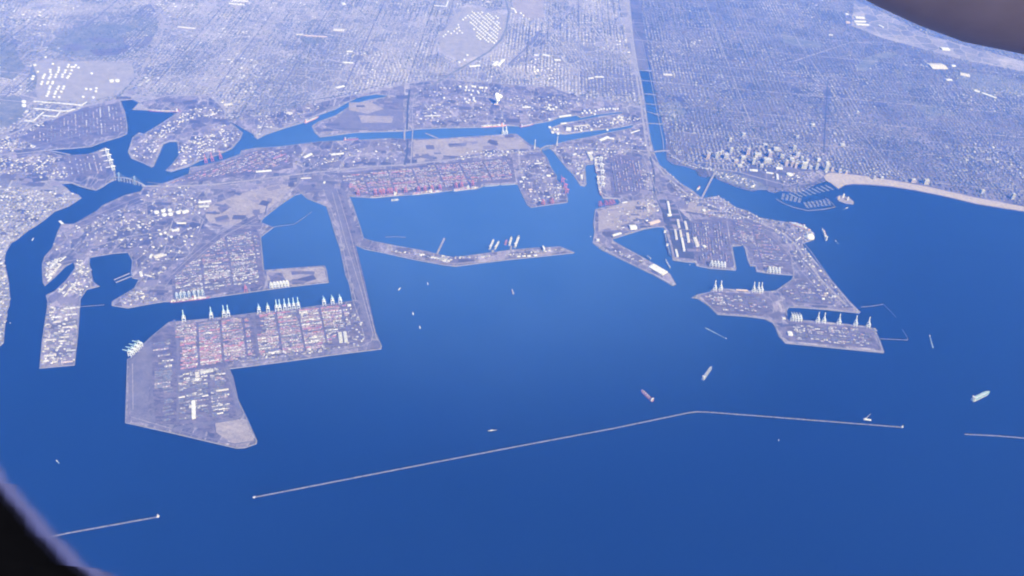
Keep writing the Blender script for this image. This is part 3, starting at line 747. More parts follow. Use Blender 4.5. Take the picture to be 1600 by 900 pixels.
def city_build():
    X, Y, SX, SY, SZ, RZ, C, bright = CITY
    px, py, zc = to_px(X, Y, LAND_Z)
    size = (SX*0.9*SY/zc+SX*SZ*0.8*400/zc/20)*1e3/zc*np.where(bright, 1.7, 1.0)
    size[(px < 4) | (px > 1596) | (py < 4)] = 0
    order = np.argsort(-size)
    top = order[:300]; rest = order[300:]
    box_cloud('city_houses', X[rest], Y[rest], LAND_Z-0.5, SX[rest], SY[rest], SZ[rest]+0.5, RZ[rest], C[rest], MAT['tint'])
    tag(bpy.data.objects['city_houses'], 'mass of low houses and shops filling the street grid', kind='stuff')
    east = px > 1020
    for i in top:
        mb = MB()
        c = tuple(C[i]); h = SZ[i]
        mb.box(0, 0, -0.5, SX[i], SY[i], h+0.5, c=c)
        mb.box(SX[i]*.2, SY[i]*.12, h, SX[i]*.25, SY[i]*.3, 2.4, c=tuple(x*.8 for x in c))
        for sx, sy, lx, ly in ((0, .5, 1, 0), (0, -.5, 1, 0), (.5, 0, 0, 1), (-.5, 0, 0, 1)):
            mb.box(sx*(SX[i]-.8), sy*(SY[i]-.8), h, SX[i] if lx else .8, SY[i]-1.6 if ly else .8, 0.9, c=c)
        o = mb.build('city_building', MAT['tint'], None, (X[i], Y[i], LAND_Z), RZ[i], colors=True)
        big_ = 'large' if SX[i]*SY[i] > 900 else 'small'
        lum = C[i].mean()
        tone = 'white' if bright[i] else 'pale grey' if lum > .24 else 'brownish' if C[i][0] > C[i][2]*1.2 else 'dark grey'
        lab = '%s %s flat-roofed building near %s' % (big_, tone, near_mark(px[i], py[i]))
        grp = '%s %s flat roofed city buildings near %s' % (big_, tone, near_mark(px[i], py[i]))
        tag(o, lab, 'building', grp)
city_build()

def trees():
    """Street and garden trees, far too many to count: rough leaf clumps on stubby trunks, one mesh."""
    n = 42000
    X = rng.uniform(-14500, 8500, n*4); Y = rng.uniform(-3200, 10500, n*4)
    # trees line the streets
    sel = rng.random(n*4) < 0.6
    X = np.where(sel, np.round((X+15000-52)/104.0)*104.0-15000+52+rng.normal(0, 5, n*4), X)
    dens = smooth_noise(X, Y, 480, 21)
    px, py, zc = to_px(X, Y, LAND_Z)
    keep = (px > -80) & (px < 1680) & (py > -60) & (py < 560) & (rng.random(n*4) < dens**2.2*1.5)
    X, Y = X[keep], Y[keep]
    keep = ((inside(WEST_M, X, Y) & ~inside(PORT_M[0], X, Y)) | inside(EAST_M, X, Y)) & free_of(X, Y, EXCLUDE[1:3]+EXCLUDE[6:9]+EXCLUDE[10:])
    X, Y = X[keep][:n], Y[keep][:n]
    n = len(X)
    S = rng.uniform(7, 15, n); H = rng.uniform(7, 13, n)
    # a clump: ragged six-sided double cone
    V = np.empty((n, 8, 3), np.float32)
    ang0 = rng.uniform(0, 6.28, n)
    for k in range(6):
        r = S*rng.uniform(0.55, 1.15, n); a = ang0+k*math.pi/3
        V[:, k, 0] = X+r*np.cos(a); V[:, k, 1] = Y+r*np.sin(a); V[:, k, 2] = LAND_Z+H*rng.uniform(0.3, 0.75, n)
    V[:, 6, 0] = X; V[:, 6, 1] = Y; V[:, 6, 2] = LAND_Z-0.5
    V[:, 7, 0] = X+rng.normal(0, 2, n); V[:, 7, 1] = Y+rng.normal(0, 2, n); V[:, 7, 2] = LAND_Z+H
    base = np.array([(k, (k+1) % 6, 7) for k in range(6)]+[((k+1) % 6, k, 6) for k in range(6)], np.int32)
    F = (np.arange(n, dtype=np.int32)[:, None, None]*8+base[None]).reshape(-1)
    me = bpy.data.meshes.new('trees')
    me.vertices.add(n*8); me.vertices.foreach_set('co', V.ravel())
    me.loops.add(len(F)); me.loops.foreach_set('vertex_index', F)
    me.polygons.add(n*12); me.polygons.foreach_set('loop_start', np.arange(n*12, dtype=np.int32)*3)
    at = me.color_attributes.new('tint', 'FLOAT_COLOR', 'POINT')
    A = np.ones((n, 8, 4), np.float32)
    g = np.array([(0.075, 0.082, 0.06), (0.09, 0.095, 0.07), (0.065, 0.075, 0.06), (0.105, 0.1, 0.08)])[rng.integers(0, 4, n)]
    A[:, :, :3] = g[:, None]; at.data.foreach_set('color', A.ravel())
    me.materials.append(MAT['leaf']); me.update(calc_edges=True); me.validate()
    o = link('street_trees', me); tag(o, 'street and garden trees sprinkled through the city', kind='stuff')
trees()

def arterials():
    """Wide straight avenues of the grid, laid as pavement sheets."""
    mb = MB()
    def put(x0, y0, x1, y1, w):
        n = 40
        L = [(x0+(x1-x0)*k/n, y0+(y1-y0)*k/n) for k in range(n+1)]
        X = np.array([p[0] for p in L]); Y = np.array([p[1] for p in L])
        ok = ((inside(WEST_M, X, Y) & ~inside(PORT_M[0], X, Y)) | inside(EAST_M, X, Y)) & free_of(X, Y, EXCLUDE)
        k = 0
        while k < n:
            if ok[k] and ok[k+1]:
                j = k+1
                while j < n and ok[j+1]: j += 1
                mb.strip(L[k:j+1], w, LAND_Z+0.55); k = j
            else: k += 1
    for i, x in enumerate(np.arange(-15000-52, 9000, 104*8)): put(x, -3000, x, 11000, 17)
    o = mb.build('avenues_north_south', MAT['yard']); tag(o, 'avenues running north', kind='structure')
    mb = MB()
    for y in np.arange(-3600+102, 11000, 205*4): put(-15000, y, 9000, y, 22)
    for i in range(len(mb.v)): mb.v[i] = (mb.v[i][0], mb.v[i][1], LAND_Z+0.75)
    o = mb.build('avenues_east_west', MAT['road']); tag(o, 'avenues running east', kind='structure')
arterials()
# ------------------------------------------------------------------ copying
def copy_tree(o, loc=None, rz=None, parent=None):
    c = o.copy(); col.objects.link(c)
    if parent is not None: c.parent = parent
    if loc is not None: c.location = loc
    if rz is not None: c.rotation_euler = (0, 0, rz)
    for ch in list(o.children): copy_tree(ch, None, None, c)
    return c

ORD = ['first', 'second', 'third', 'fourth', 'fifth', 'sixth', 'seventh', 'eighth', 'ninth', 'tenth', 'eleventh', 'twelfth', 'thirteenth', 'fourteenth', 'fifteenth', 'sixteenth']

# ------------------------------------------------------------------ quay cranes
def make_crane(paint, boom_paint, raised, s=1.04):
    """Ship-to-shore gantry crane: quay runs along x, the water is on +y."""
    root = empty('quay_crane', (0, 0, -1000))
    B = MB
    a = 13.0*s; g = 15.0*s; top = 46*s
    for sx in (-1, 1):
        for sy in (-1, 1):
            m = B(); m.beam((sx*a, sy*g, 0), (sx*a, sy*g*0.96, top), 2.7, 2.4); m.box(sx*a, sy*g, 0, 6.5, 2.6, 2.2)
            m.build('leg', paint, root)
    m = B()
    for sx in (-1, 1):
        m.beam((sx*a, -g, 16*s), (sx*a, g, 16*s), 2.2)
        m.beam((sx*a, -g, 17*s), (sx*a, g*.96, top-2), 1.4)
    for sy in (-1, 1):
        m.beam((-a, sy*g, 17*s), (a, sy*g, 17*s), 2.6)
    m.build('portal_beam', paint, root)
    m = B()
    for sy in (-1, 1): m.beam((-a, sy*g*.96, top), (a, sy*g*.96, top), 3.2)
    for sx in (-3.4, 3.4): m.beam((sx, -g-16*s, top+2), (sx, g+1, top+2), 1.8, 3.0)
    for k in range(6): m.beam((-3.4, -g-14*s+k*9*s, top+2), (3.4, -g-14*s+k*9*s, top+2), 1.2)
    m.build('girder', paint, root)
    m = B()
    apex = (0, g*.55, 72*s)
    for sx in (-1, 1):
        m.beam((sx*a*.8, g*.96, top), (sx*2.0, apex[1], apex[2]), 2.2)
        m.beam((sx*4, -g*.96, top+2), (sx*2.0, apex[1], apex[2]), 1.6)
    m.beam((-3.5, apex[1], apex[2]), (3.5, apex[1], apex[2]), 2.6)
    m.build('apex_frame', boom_paint, root)
    m = B()
    L = 58*s; ang = R(78) if raised else 0.0
    h = (g+1, top+2); t = (h[0]+L*math.cos(ang), h[1]+L*math.sin(ang))
    for sx in (-3.0, 3.0): m.beam((sx, h[0], h[1]), (sx*.8, t[0], t[1]), 1.3, 2.0)
    for k in range(7):
        f = (k+.5)/7
        m.beam((-3, h[0]+(t[0]-h[0])*f, h[1]+(t[1]-h[1])*f), (3, h[0]+(t[0]-h[0])*f, h[1]+(t[1]-h[1])*f), 1.2)
    m.build('boom', boom_paint, root)
    m = B(); m.beam((0, apex[1], apex[2]), (0, h[0]+(t[0]-h[0])*.75, h[1]+(t[1]-h[1])*.75), 1.0)
    m.beam((0, apex[1], apex[2]), (0, -g-14*s, top+2), 0.9)
    m.build('stay', boom_paint, root)
    m = B(); m.box(0, -g*.55, top+4, 9*s, 17*s, 6.5*s); m.box(0, -g*.55, top+4+6.5*s, 9.8*s, 17.6*s, .5)
    m.build('machinery_house', paint, root)
    m = B(); m.box(4.5, g*.3, top-5, 3.2, 4.2, 3.4); m.build('cab', boom_paint, root)
    return root

PROTO = {}
def proto(kind):
    if kind not in PROTO:
        p, b, r = {'white_up': ('crane_white', 'crane_blue', True), 'white_down': ('crane_white', 'crane_blue', False), 'allwhite_up': ('crane_white', 'crane_white', True),
                   'allwhite_down': ('crane_white', 'crane_white', False), 'red_up': ('crane_red', 'crane_red', True), 'red_down': ('crane_red', 'crane_red', False),
                   'navy_down': ('crane_navy', 'crane_white', False), 'navy_up': ('crane_navy', 'crane_navy', True), 'blue_down': ('crane_blue', 'crane_blue', False)}[kind]
        PROTO[kind] = [make_crane(MAT[p], MAT[b], r), 0]
    return PROTO[kind]

def cranes(points, q0, q1, kind, labels, group):
    """Cranes standing at the given picture points, square to the quay edge q0 -> q1 (water on its left)."""
    a, b = P(*q0), P(*q1); d = b-a
    rz = math.atan2(d.y, d.x)
    for (x, y), lab in zip(points, labels):
        pr = proto(kind); loc = P(x, y, LAND_Z+1.0)
        if pr[1] == 0: o = pr[0]; o.location = loc; o.rotation_euler = (0, 0, rz)
        else: o = copy_tree(pr[0], loc, rz)
        pr[1] += 1
        tag(o, lab, 'crane', group)

G = 'cranes along the north quay of the lower left landfill'
xs = [(287.6,501.5),(330.5,496.5),(350.3,494),(356.9,493.5)]
cranes(xs, (264,503), (551,470), 'white_up', ['white crane with raised blue boom standing alone at the west end of the long quay',
   'white crane with raised blue boom, second from the west on the long quay', 'left crane of the close pair with raised booms, western half of the long quay', 'right crane of the close pair with raised booms, western half of the long quay'], G)
cranes([(405,488),(419,486.5)], (264,503), (551,470), 'white_down', ['left of two white cranes with lowered booms at the middle of the long quay', 'right of two white cranes with lowered booms at the middle of the long quay'], G)
cranes([(432.5,485),(437.6,484.3),(445.3,483.5),(452.3,482.6),(459.3,481.8),(466.3,481)], (264,503), (551,470), 'white_up',
   ['white crane with raised boom, %s from west in the row of six' % ORD[k] for k in range(6)], G)
cranes([(506.5,475.6),(519.7,474),(531.7,473)], (264,503), (551,470), 'white_down', ['white crane with lowered boom, %s of three at the east end of the long quay' % w for w in ('western', 'middle', 'eastern')], G)
cranes([(204.5,556),(209.5,551.5),(214.5,547),(219.5,542.2)], (201,560), (221,540), 'white_down', ['pale blue crane reaching out over the slanted west quay, %s from the south' % ORD[k] for k in range(4)], 'cranes on the slanted west quay of the lower left landfill')
# red cranes of the central container terminal
q = ((807,287), (550,307))
cranes([(559.7,305.5),(633.7,300.5)], *q, 'red_up', ['red crane with raised boom standing alone at the west end of the central quay', 'red crane with raised boom between two moored container ships'], 'red cranes of the central container terminal')
cranes([(586.5,303.5),(594,303),(599,302.6),(606.8,302),(611.8,301.6),(618.2,301)], *q, 'red_down', ['red crane working the pale hulled container ship, %s from the west' % ORD[k] for k in range(6)], 'red cranes of the central container terminal')
cranes([(653.7,299),(663.7,298.2),(675,297.3),(687.5,296.2)], *q, 'red_down', ['red crane behind the second container ship of the central quay, %s from the west' % ORD[k] for k in range(4)], 'red cranes of the central container terminal')
cranes([(712.5,293.2),(721,292.2),(738,289.6)], *q, 'red_down', ['red crane behind the third container ship of the central quay, %s from the west' % ORD[k] for k in range(3)], 'red cranes of the central container terminal')
cranes([(879,285),(883,294),(885.2,302)], (887,310), (870,276), 'red_up', ['red crane on the east edge of the central pier, %s from the north' % ORD[k] for k in range(3)], 'red cranes on the end of the central pier')
cranes([(848,319.5),(862,317.8)], (887,315), (842,321.5), 'red_down', ['western red crane on the south end of the central pier', 'eastern red crane on the south end of the central pier'], 'red cranes on the end of the central pier')
# island terminal above the long quay channel: water to the south
q = ((264,471), (410,453))
cranes([(277,466),(283,465.3),(289,464.6),(296,463.7),(304,462.8),(311,462),(317,461.2)], q[0], q[1], 'navy_down', ['blue grey crane behind the red hulled container ship, %s from the west' % ORD[k] for k in range(7)], 'cranes of the island terminal facing the channel')
for o in [o for o in col.objects if o.get('group') == 'cranes of the island terminal facing the channel']: o.rotation_euler.z += math.pi
cranes([(384,455.5)], q[1], q[0], 'red_up', ['pinkish crane standing alone on the channel quay of the island terminal'], 'cranes of the island terminal facing the channel')
cranes([(424,449.8),(429,449.2),(434,448.6),(439,448),(444,447.4),(449,446.8)], (451,448), (421,452), 'allwhite_down', ['pale crane in the row at the bare pier end, %s from the west' % ORD[k] for k in range(6)], 'cranes at the bare pier end')
# south-eastern piers
q = ((1112,452), (1200,455))
cranes([(1116.5,453.5),(1125.6,453.8)], *q, 'allwhite_up', ['left white crane of the pair at the west end of the southeast pier', 'right white crane of the pair at the west end of the southeast pier'], 'white cranes on the north quay of the southeast pier')
cranes([(1177,456),(1184,456.3),(1189,456.5)], *q, 'allwhite_up', ['white crane with raised boom, %s of three on the southeast pier' % w for w in ('left', 'middle', 'right')], 'white cranes on the north quay of the southeast pier')
q = ((1250,500), (1357,510))
cranes([(1237,500.6),(1241,501),(1245,501.4),(1249.5,501.8)], *q, 'allwhite_down', ['white crane in the tight cluster at the slip corner, %s from the west' % ORD[k] for k in range(4)], 'white cranes of the outermost southeast pier')
cranes([(1277,503.5),(1286.5,504.2),(1310,506.3),(1336,508.7),(1356,511)], *q, 'allwhite_up', ['white crane on the outermost pier, %s' % w for w in ('left of the western pair', 'right of the western pair', 'standing alone near the middle', 'standing alone in the eastern half', 'standing at the east end')], 'white cranes of the outermost southeast pier')
q = ((1149,421), (1092,414))
cranes([(1111,415),(1116,415.6),(1121,416.2),(1126,416.8),(1131,417.4)], *q, 'allwhite_down', ['pale crane on the south edge of the middle southeast pier, %s from the west' % ORD[k] for k in range(5)], 'cranes on the south edges of the southeast piers')
cranes([(1201,425),(1206,425.4),(1211,425.8),(1216,426.2)], (1240,430), (1182,424), 'allwhite_down', ['pale crane on the quay beside the short eastern slip, %s from the west' % ORD[k] for k in range(4)], 'cranes on the south edges of the southeast piers')
cranes([(938.5,252),(940,262),(940.8,272),(941,282),(941.6,292)], (941,297), (936,257), 'allwhite_down', ['white crane over the striped ship on the inner east basin, %s from the north' % ORD[k] for k in range(5)], 'white cranes of the inner east basin')
cranes([(937,322),(946,320.6),(952,320),(957,319.4)], (965,320), (930,327), 'red_down', ['red crane north of the wedge shaped mole, %s from the west' % ORD[k] for k in range(4)], 'red cranes beside the small square basin')
cranes([(322,255),(332,252),(345,248.5)], (297,260.5), (347,250.5), 'red_up', ['pinkish crane on the north shore quay of the island, %s from the west' % ORD[k] for k in range(3)], 'cranes on the north shore of the island')
cranes([(168,240),(171,248),(174,256),(177.5,266)], (179,274), (166,232), 'allwhite_down', ['white crane on the western basin quay, %s from the north' % ORD[k] for k in range(4)], 'white cranes of the western basin')
cranes([(786,210.3),(791,210)], (785,210), (800,209), 'allwhite_up', ['left pale crane at the corner of the bare field', 'right pale crane at the corner of the bare field'], 'cranes beside the bare field')

# ------------------------------------------------------------------ container stacks
CONT = {'mixed': [(0.27,0.15,0.18),(0.32,0.22,0.23),(0.13,0.15,0.22),(0.42,0.4,0.4),(0.16,0.15,0.17),(0.22,0.2,0.22),(0.26,0.2,0.22),(0.34,0.32,0.33),(0.14,0.14,0.17),(0.5,0.48,0.48)],
        'red': [(0.34,0.12,0.15),(0.38,0.18,0.21),(0.28,0.14,0.16),(0.28,0.2,0.22),(0.42,0.28,0.3)],
        'white': [(0.62,0.6,0.58),(0.5,0.48,0.47),(0.34,0.32,0.32),(0.2,0.19,0.2)],
        'dark': [(0.11,0.105,0.125),(0.15,0.135,0.145),(0.13,0.14,0.19),(0.2,0.18,0.185)],
        'pinkish': [(0.33,0.21,0.24),(0.27,0.17,0.19),(0.24,0.2,0.2),(0.4,0.32,0.31),(0.16,0.13,0.14)]}
STACK_MESH = {}
def stack_mesh(kind, L, k):
    key = (kind, L, k)
    if key not in STACK_MESH:
        r = random.Random(hash(key) % 9999 if False else len(STACK_MESH)*13+5)
        mb = MB(); n = max(2, int(L/12.6)); hmax = r.choice((2, 3, 4))
        for i in range(n):
            for w in range(2):
                h = max(0, hmax-r.choice((0, 0, 1, 1, 2)))
                if h: mb.box(-L/2+(i+.5)*L/n, -3.9+w*7.8, 0, 12.2, 7.5, 2.6*h, c=r.choice(CONT[kind]))
        if not mb.v: mb.box(0, 0, 0, 12.2, 7.4, 2.6, c=CONT[kind][0])
        STACK_MESH[key] = mb.mesh('container_stack', MAT['tint'], True)
    return STACK_MESH[key]

STACKS = []
def yard(poly_px, q0, q1, pitch, L, aisle, pal, fill=0.85, where='', seed=1):
    """Rows of stacks parallel to a quay line, broken by cross aisles."""
    rr = random.Random(seed)
    poly = W(poly_px)
    a, b = P(*q0), P(*q1); d = Vector((b.x-a.x, b.y-a.y)); d.normalize(); nrm = Vector((-d.y, d.x))
    S = [(Vector(p)-Vector((a.x, a.y))) for p in poly]
    u = [s.dot(d) for s in S]; v = [s.dot(nrm) for s in S]
    vv = min(v)+pitch/2; row = 0
    while vv < max(v):
        rowpal = rr.choices([p for p, w in pal], [w for p, w in pal])[0]
        row += 1
        cell = min(u)
        while cell < max(u):
            uu = cell+9
            cellpal = rowpal if rr.random() < .6 else rr.choices([p for p, w in pal], [w for p, w in pal])[0]
            while uu < cell+aisle-9:
                l = min(rr.choice(L), cell+aisle-9-uu)
                if l < 13: break
                l = 12.6*int(l/12.6)
                c = Vector((a.x, a.y))+d*(uu+l/2)+nrm*(vv+rr.uniform(-.6, .6))
                e0 = c-d*(l/2+4); e1 = c+d*(l/2+4)
                ok = inside(poly, np.array([e0.x, e1.x, c.x]), np.array([e0.y, e1.y, c.y])).all()
                if ok and rr.random() < fill:
                    k = cellpal if rr.random() < 0.75 else rr.choices([p for p, w in pal], [w for p, w in pal])[0]
                    STACKS.append((c.x, c.y, math.atan2(d.y, d.x), k, l, rr.randrange(5), where))
                uu += l+rr.choice((1, 2, 3, 6))
            cell += aisle
        vv += pitch*rr.choice((1, 1, 1, 1, 1.5))

LQ = ((264,503), (551,470))
MIX = [('mixed', 4), ('red', 2), ('white', 2), ('dark', 3), ('pinkish', 2)]
yard([(272,507),(394,494),(400,555),(352,566),(276,578)], *LQ, 16, (38, 50, 62, 76), 205, [('red', 4), ('mixed', 4), ('pinkish', 5), ('dark', 2), ('white', 2)], .92, 'western landfill yard', 2)
yard([(398,493),(545,476),(548,505),(528,522),(520,538),(494,546),(404,556)], *LQ, 16, (38, 50, 62, 76), 205, [('red', 2), ('mixed', 4), ('pinkish', 5), ('dark', 2), ('white', 3)], .92, 'eastern landfill yard', 3)
yard([(238,533),(268,528),(273,575),(240,580)], *LQ, 26, (40, 52, 64), 400, [('dark', 4), ('white', 2), ('mixed', 2)], .55, 'landfill side strip', 4)
yard([(240,582),(273,578),(274,656),(242,658)], *LQ, 25, (64, 76), 400, [('dark', 6), ('mixed', 1)], .75, 'dark southern landfill rows', 5)
yard([(277,584),(354,572),(358,600),(362,648),(278,656)], *LQ, 24, (50, 62), 260, [('white', 3), ('dark', 5), ('mixed', 2)], .72, 'southern landfill yard', 6)
IQ = ((264,471), (410,453))
yard([(272,430),(300,405),(345,372),(398,360),(405,372),(408,412),(411,440),(330,453),(275,460)], *IQ, 21, (26, 38, 50, 62), 270, [('mixed', 4), ('dark', 4), ('white', 3), ('pinkish', 2)], .75, 'the island terminal above the channel', 7)
CQ = ((550,306), (807,286))
yard([(528,276),(600,267),(700,257),(798,249),(802,280),(750,284),(690,293),(580,303),(552,300)], *CQ, 24, (26, 38, 50, 62), 300, [('pinkish', 5), ('mixed', 4), ('red', 1), ('dark', 2)], .85, 'the central container terminal', 8)
yard([(266,287),(300,272),(380,244),(400,237),(452,234),(455,255),(400,268),(300,281)], (262,284), (400,231), 34, (50, 62), 300, [('pinkish', 5), ('red', 1), ('mixed', 4)], .7, 'the north shore terminal of the island', 9)
yard([(112,178),(184,163),(193,200),(180,210),(112,220),(70,226),(40,215)], (199,209), (195,175), 42, (50, 75), 300, [('dark', 4), ('mixed', 4), ('white', 1)], .6, 'the western basin terminal', 10)
yard([(100,245),(150,242),(163,270),(114,276)], (179,280), (165,230), 44, (50, 62), 300, [('dark', 4), ('mixed', 3), ('white', 2)], .6, 'the western basin terminal', 11)
yard([(955,243),(998,247),(1005,298),(957,303)], (942,305), (936,260), 36, (50, 62), 300, [('pinkish', 4), ('mixed', 4), ('dark', 2)], .65, 'the inner east basin terminal', 12)
yard([(1076,348),(1130,344),(1142,412),(1093,408)], (1149,421), (1144,386), 30, (50, 62), 260, [('mixed', 3), ('white', 2), ('dark', 4), ('pinkish', 2)], .7, 'the middle southeast pier', 13)
yard([(1140,342),(1188,351),(1230,398),(1234,420),(1186,416),(1168,385),(1146,378)], (1182,424), (1240,430), 34, (50, 62), 260, [('pinkish', 4), ('mixed', 4), ('dark', 4)], .7, 'the eastern southeast pier', 14)
yard([(1099,463),(1113,459),(1190,463),(1202,470),(1199,482),(1188,490),(1124,484),(1111,476)], (1112,452), (1200,455), 28, (50, 62), 220, [('mixed', 4), ('white', 2), ('dark', 4)], .65, 'the southeast pier facing the open bay', 15)
yard([(1240,507),(1318,512),(1357,517),(1368,541),(1318,538),(1238,530),(1228,522)], (1250,500), (1357,510), 26, (40, 50, 62), 220, [('mixed', 4), ('white', 3), ('dark', 4)], .68, 'the outermost southeast pier', 16)
yard([(1226,456),(1250,438),(1283,450),(1308,468),(1298,475),(1246,470),(1230,467)], (1344,487), (1245,480), 30, (40, 50), 200, [('mixed', 3), ('white', 2), ('dark', 4)], .55, 'the railhead behind the outermost pier', 17)
yard([(1080,322),(1110,326),(1140,336),(1138,340),(1080,338)], (1149,421), (1144,386), 60, (50, 75), 300, [('pinkish', 4), ('dark', 2)], .5, 'the middle southeast pier', 18)

def build_stacks():
    S = STACKS
    X = np.array([s[0] for s in S]); Y = np.array([s[1] for s in S]); L = np.array([s[4] for s in S])
    px, py, zc = to_px(X, Y, LAND_Z)
    order = np.argsort(-L/zc/zc)
    wordk = {'mixed': 'motley', 'red': 'red', 'white': 'white', 'dark': 'dark', 'pinkish': 'pinkish'}
    BOX = {}
    for i in order[:300]:
        x, y, rz, k, l, v, where = S[i]
        o = link('container_stack', stack_mesh(k, l, v), None, (x, y, LAND_Z+0.9), rz)
        bb = BOX.setdefault(where, (min(q[0] for q in S if q[6] == where), max(q[0] for q in S if q[6] == where), min(q[1] for q in S if q[6] == where), max(q[1] for q in S if q[6] == where)))
        fx = int(min(3.99, 5*(x-bb[0])/(bb[1]-bb[0]+1))); fy = int(min(2.99, 3*(y-bb[2])/(bb[3]-bb[2]+1)))
        spot = ('south', 'middle', 'north')[fy]+' '+('west end', 'west half', 'centre', 'east half', 'east end')[int(min(4.99, 5*(x-bb[0])/(bb[1]-bb[0]+1)))]
        size_ = 'short' if l < 45 else 'long'
        tag(o, '%s %s container row, %s of %s' % (size_, wordk[k], spot, where), 'containers', '%s %s container rows, %s of %s' % (size_, k, spot, where))
    # the rest in one mesh
    vs = []; cs = []; fs = []; base = 0
    cache = {}
    for i in order[300:]:
        x, y, rz, k, l, v, where = S[i]
        me = stack_mesh(k, l, v)
        if me.name not in cache:
            co = np.empty(len(me.vertices)*3, np.float32); me.vertices.foreach_get('co', co)
            cc = np.empty(len(me.vertices)*4, np.float32); me.color_attributes['tint'].data.foreach_get('color', cc)
            fi = np.empty(len(me.loops), np.int32); me.loops.foreach_get('vertex_index', fi)
            cache[me.name] = (co.reshape(-1, 3), cc.reshape(-1, 4), fi)
        co, cc, fi = cache[me.name]
        c, s = math.cos(rz), math.sin(rz)
        q = np.empty_like(co); q[:, 0] = x+c*co[:, 0]-s*co[:, 1]; q[:, 1] = y+s*co[:, 0]+c*co[:, 1]; q[:, 2] = co[:, 2]+LAND_Z+0.9
        vs.append(q); cs.append(cc); fs.append(fi+base); base += len(q)
    V = np.concatenate(vs); C = np.concatenate(cs); F = np.concatenate(fs)
    me = bpy.data.meshes.new('container_rows')
    me.vertices.add(len(V)); me.vertices.foreach_set('co', V.ravel())
    me.loops.add(len(F)); me.loops.foreach_set('vertex_index', F)
    me.polygons.add(len(F)//4); me.polygons.foreach_set('loop_start', np.arange(len(F)//4, dtype=np.int32)*4)
    at = me.color_attributes.new('tint', 'FLOAT_COLOR', 'POINT'); at.data.foreach_set('color', C.ravel())
    me.materials.append(MAT['tint']); me.update(calc_edges=True); me.validate()
    tag(link('container_rows', me), 'rows upon rows of stacked containers in the more distant yards', kind='stuff')
build_stacks()

# ------------------------------------------------------------------ storage tanks
def tank(x, y, r, h, mat='tank', label='', group=None, dome=False):
    mb = MB()
    prof = [(r, 0), (r, h*.96), (r*1.02, h*.96), (r*1.02, h)]
    prof += [(r*.92, h+r*.3), (r*.6, h+r*.62), (r*.15, h+r*.75)] if dome else [(r*.5, h+r*.07), (0.6, h+r*.12)]
    mb.lathe(prof, 16)
    for k in range(3): mb.box(r*1.03*math.cos(2+k*.12), r*1.03*math.sin(2+k*.12), h*k/3, 1.4, 1.4, h/3)
    o = mb.build('storage_tank', MAT[mat], None, P(x, y, LAND_Z+1.2), random.random()*6)
    return tag(o, label, 'tank', group)

def part_of(x, y, x0, x1, y0, y1):
    fx = min(2, max(0, int(3*(x-x0)/(x1-x0)))); fy = min(2, max(0, int(3*(y-y0)/(y1-y0))))
    return (('northwest', 'north', 'northeast'), ('west', 'centre', 'east'), ('southwest', 'south', 'southeast'))[fy][fx]
def zt(lst, ox, oy, s): return [(ox+a/s, oy+b/s) for a, b in lst]
for x, y in zt([(320,225),(290,295),(290,320),(225,350),(300,350),(212,370),(205,390),(290,378),(275,395),(195,435),(265,435),(185,460),(255,455),(320,435),(315,455),
   (290,490),(280,515),(272,550),(265,575),(250,600),(390,490),(375,515),(355,550),(345,575),(335,612),(395,615),(450,490),(440,515),(420,550),(390,268),(390,295),(380,320),(360,350),(350,378),
   (505,235),(495,260),(470,300),(460,325),(435,350),(430,378),(540,300),(525,340),(505,370),(490,388),(590,240),(570,260),(540,262),(620,268)], 40, 70, 7.5):
    tank(x, y+.5, 17, 14, label='white tank in the %s of the loose rows, upper left tank farm' % part_of(x, y, 62, 124, 98, 152), group='tanks in the %s of the upper left tank farm' % part_of(x, y, 62, 124, 98, 152))
for (x, y), r, lab in zip(zt([(110,242),(145,320),(92,375),(80,405),(235,150)], 40, 70, 7.5), (20, 15, 20, 22, 17),
    ('white tank west of the dark strip beside the upper left tank farm', 'small white tank on the dark strip beside the upper left tank farm', 'upper of two white tanks below the dark strip in the upper left',
     'lower of two white tanks below the dark strip in the upper left', 'white tank standing alone north of the upper left tank farm')): tank(x, y, r, 14, label=lab)
for (x, y), lab in zip([(174.5,127.3),(183.5,127)], ('left of the two big bright tanks east of the upper left tank farm', 'right of the two big bright tanks east of the upper left tank farm')): tank(x, y, 30, 20, label=lab)
for (x, y), lab in zip([(37.5,160),(37.8,166)], ('upper of the two bright tanks at the west end of the white walls', 'lower of the two bright tanks at the west end of the white walls')): tank(x, y, 26, 22, label=lab)
for x, y in zt([(775,340),(710,522),(765,527),(830,515),(825,550),(675,615),(795,622)], 40, 70, 7.5): tank(x, y, 17, 15, label='white tank scattered on the pale ground east of the upper left tank farm', group='scattered tanks east of the upper left tank farm')
farm = [(330,140),(410,138),(520,150),(655,200),(695,320),(650,455),(630,530),(480,475),(410,470),(360,300),(300,245),(220,260)]
hole = [(255,280),(330,235),(345,290),(380,390),(300,390),(270,330)]
n = 0
for i in range(-30, 40):
    for j in range(-30, 40):
        a, b = 430+i*27+j*21, 300-i*23.5+j*18.5
        if inside(farm, np.array([a]), np.array([b]))[0] and not inside(hole, np.array([a]), np.array([b]))[0] and (i*7+j*3) % 11 != 0 and n < 150:
            n += 1
            tank(690+a/7.5+random.uniform(-.3, .3), b/7.5+random.uniform(-.2, .2), random.choice((15, 17, 19)), 15, label='white tank in the %s of the dense diagonal rows beside the winding channel' % part_of(690+a/7.5, b/7.5, 719, 783, 18, 71), group='tanks in the %s of the dense diagonal tank farm' % part_of(690+a/7.5, b/7.5, 719, 783, 18, 71))
for x, y in zt([(75,375),(110,395),(145,370),(180,395),(240,390),(210,365),(175,340),(200,325),(195,295),(20,430),(45,410)], 690, 0, 7.5): tank(x, y, 16, 14, label='white tank trailing off southwest of the dense diagonal tank farm', group='tanks southwest of the dense tank farm')
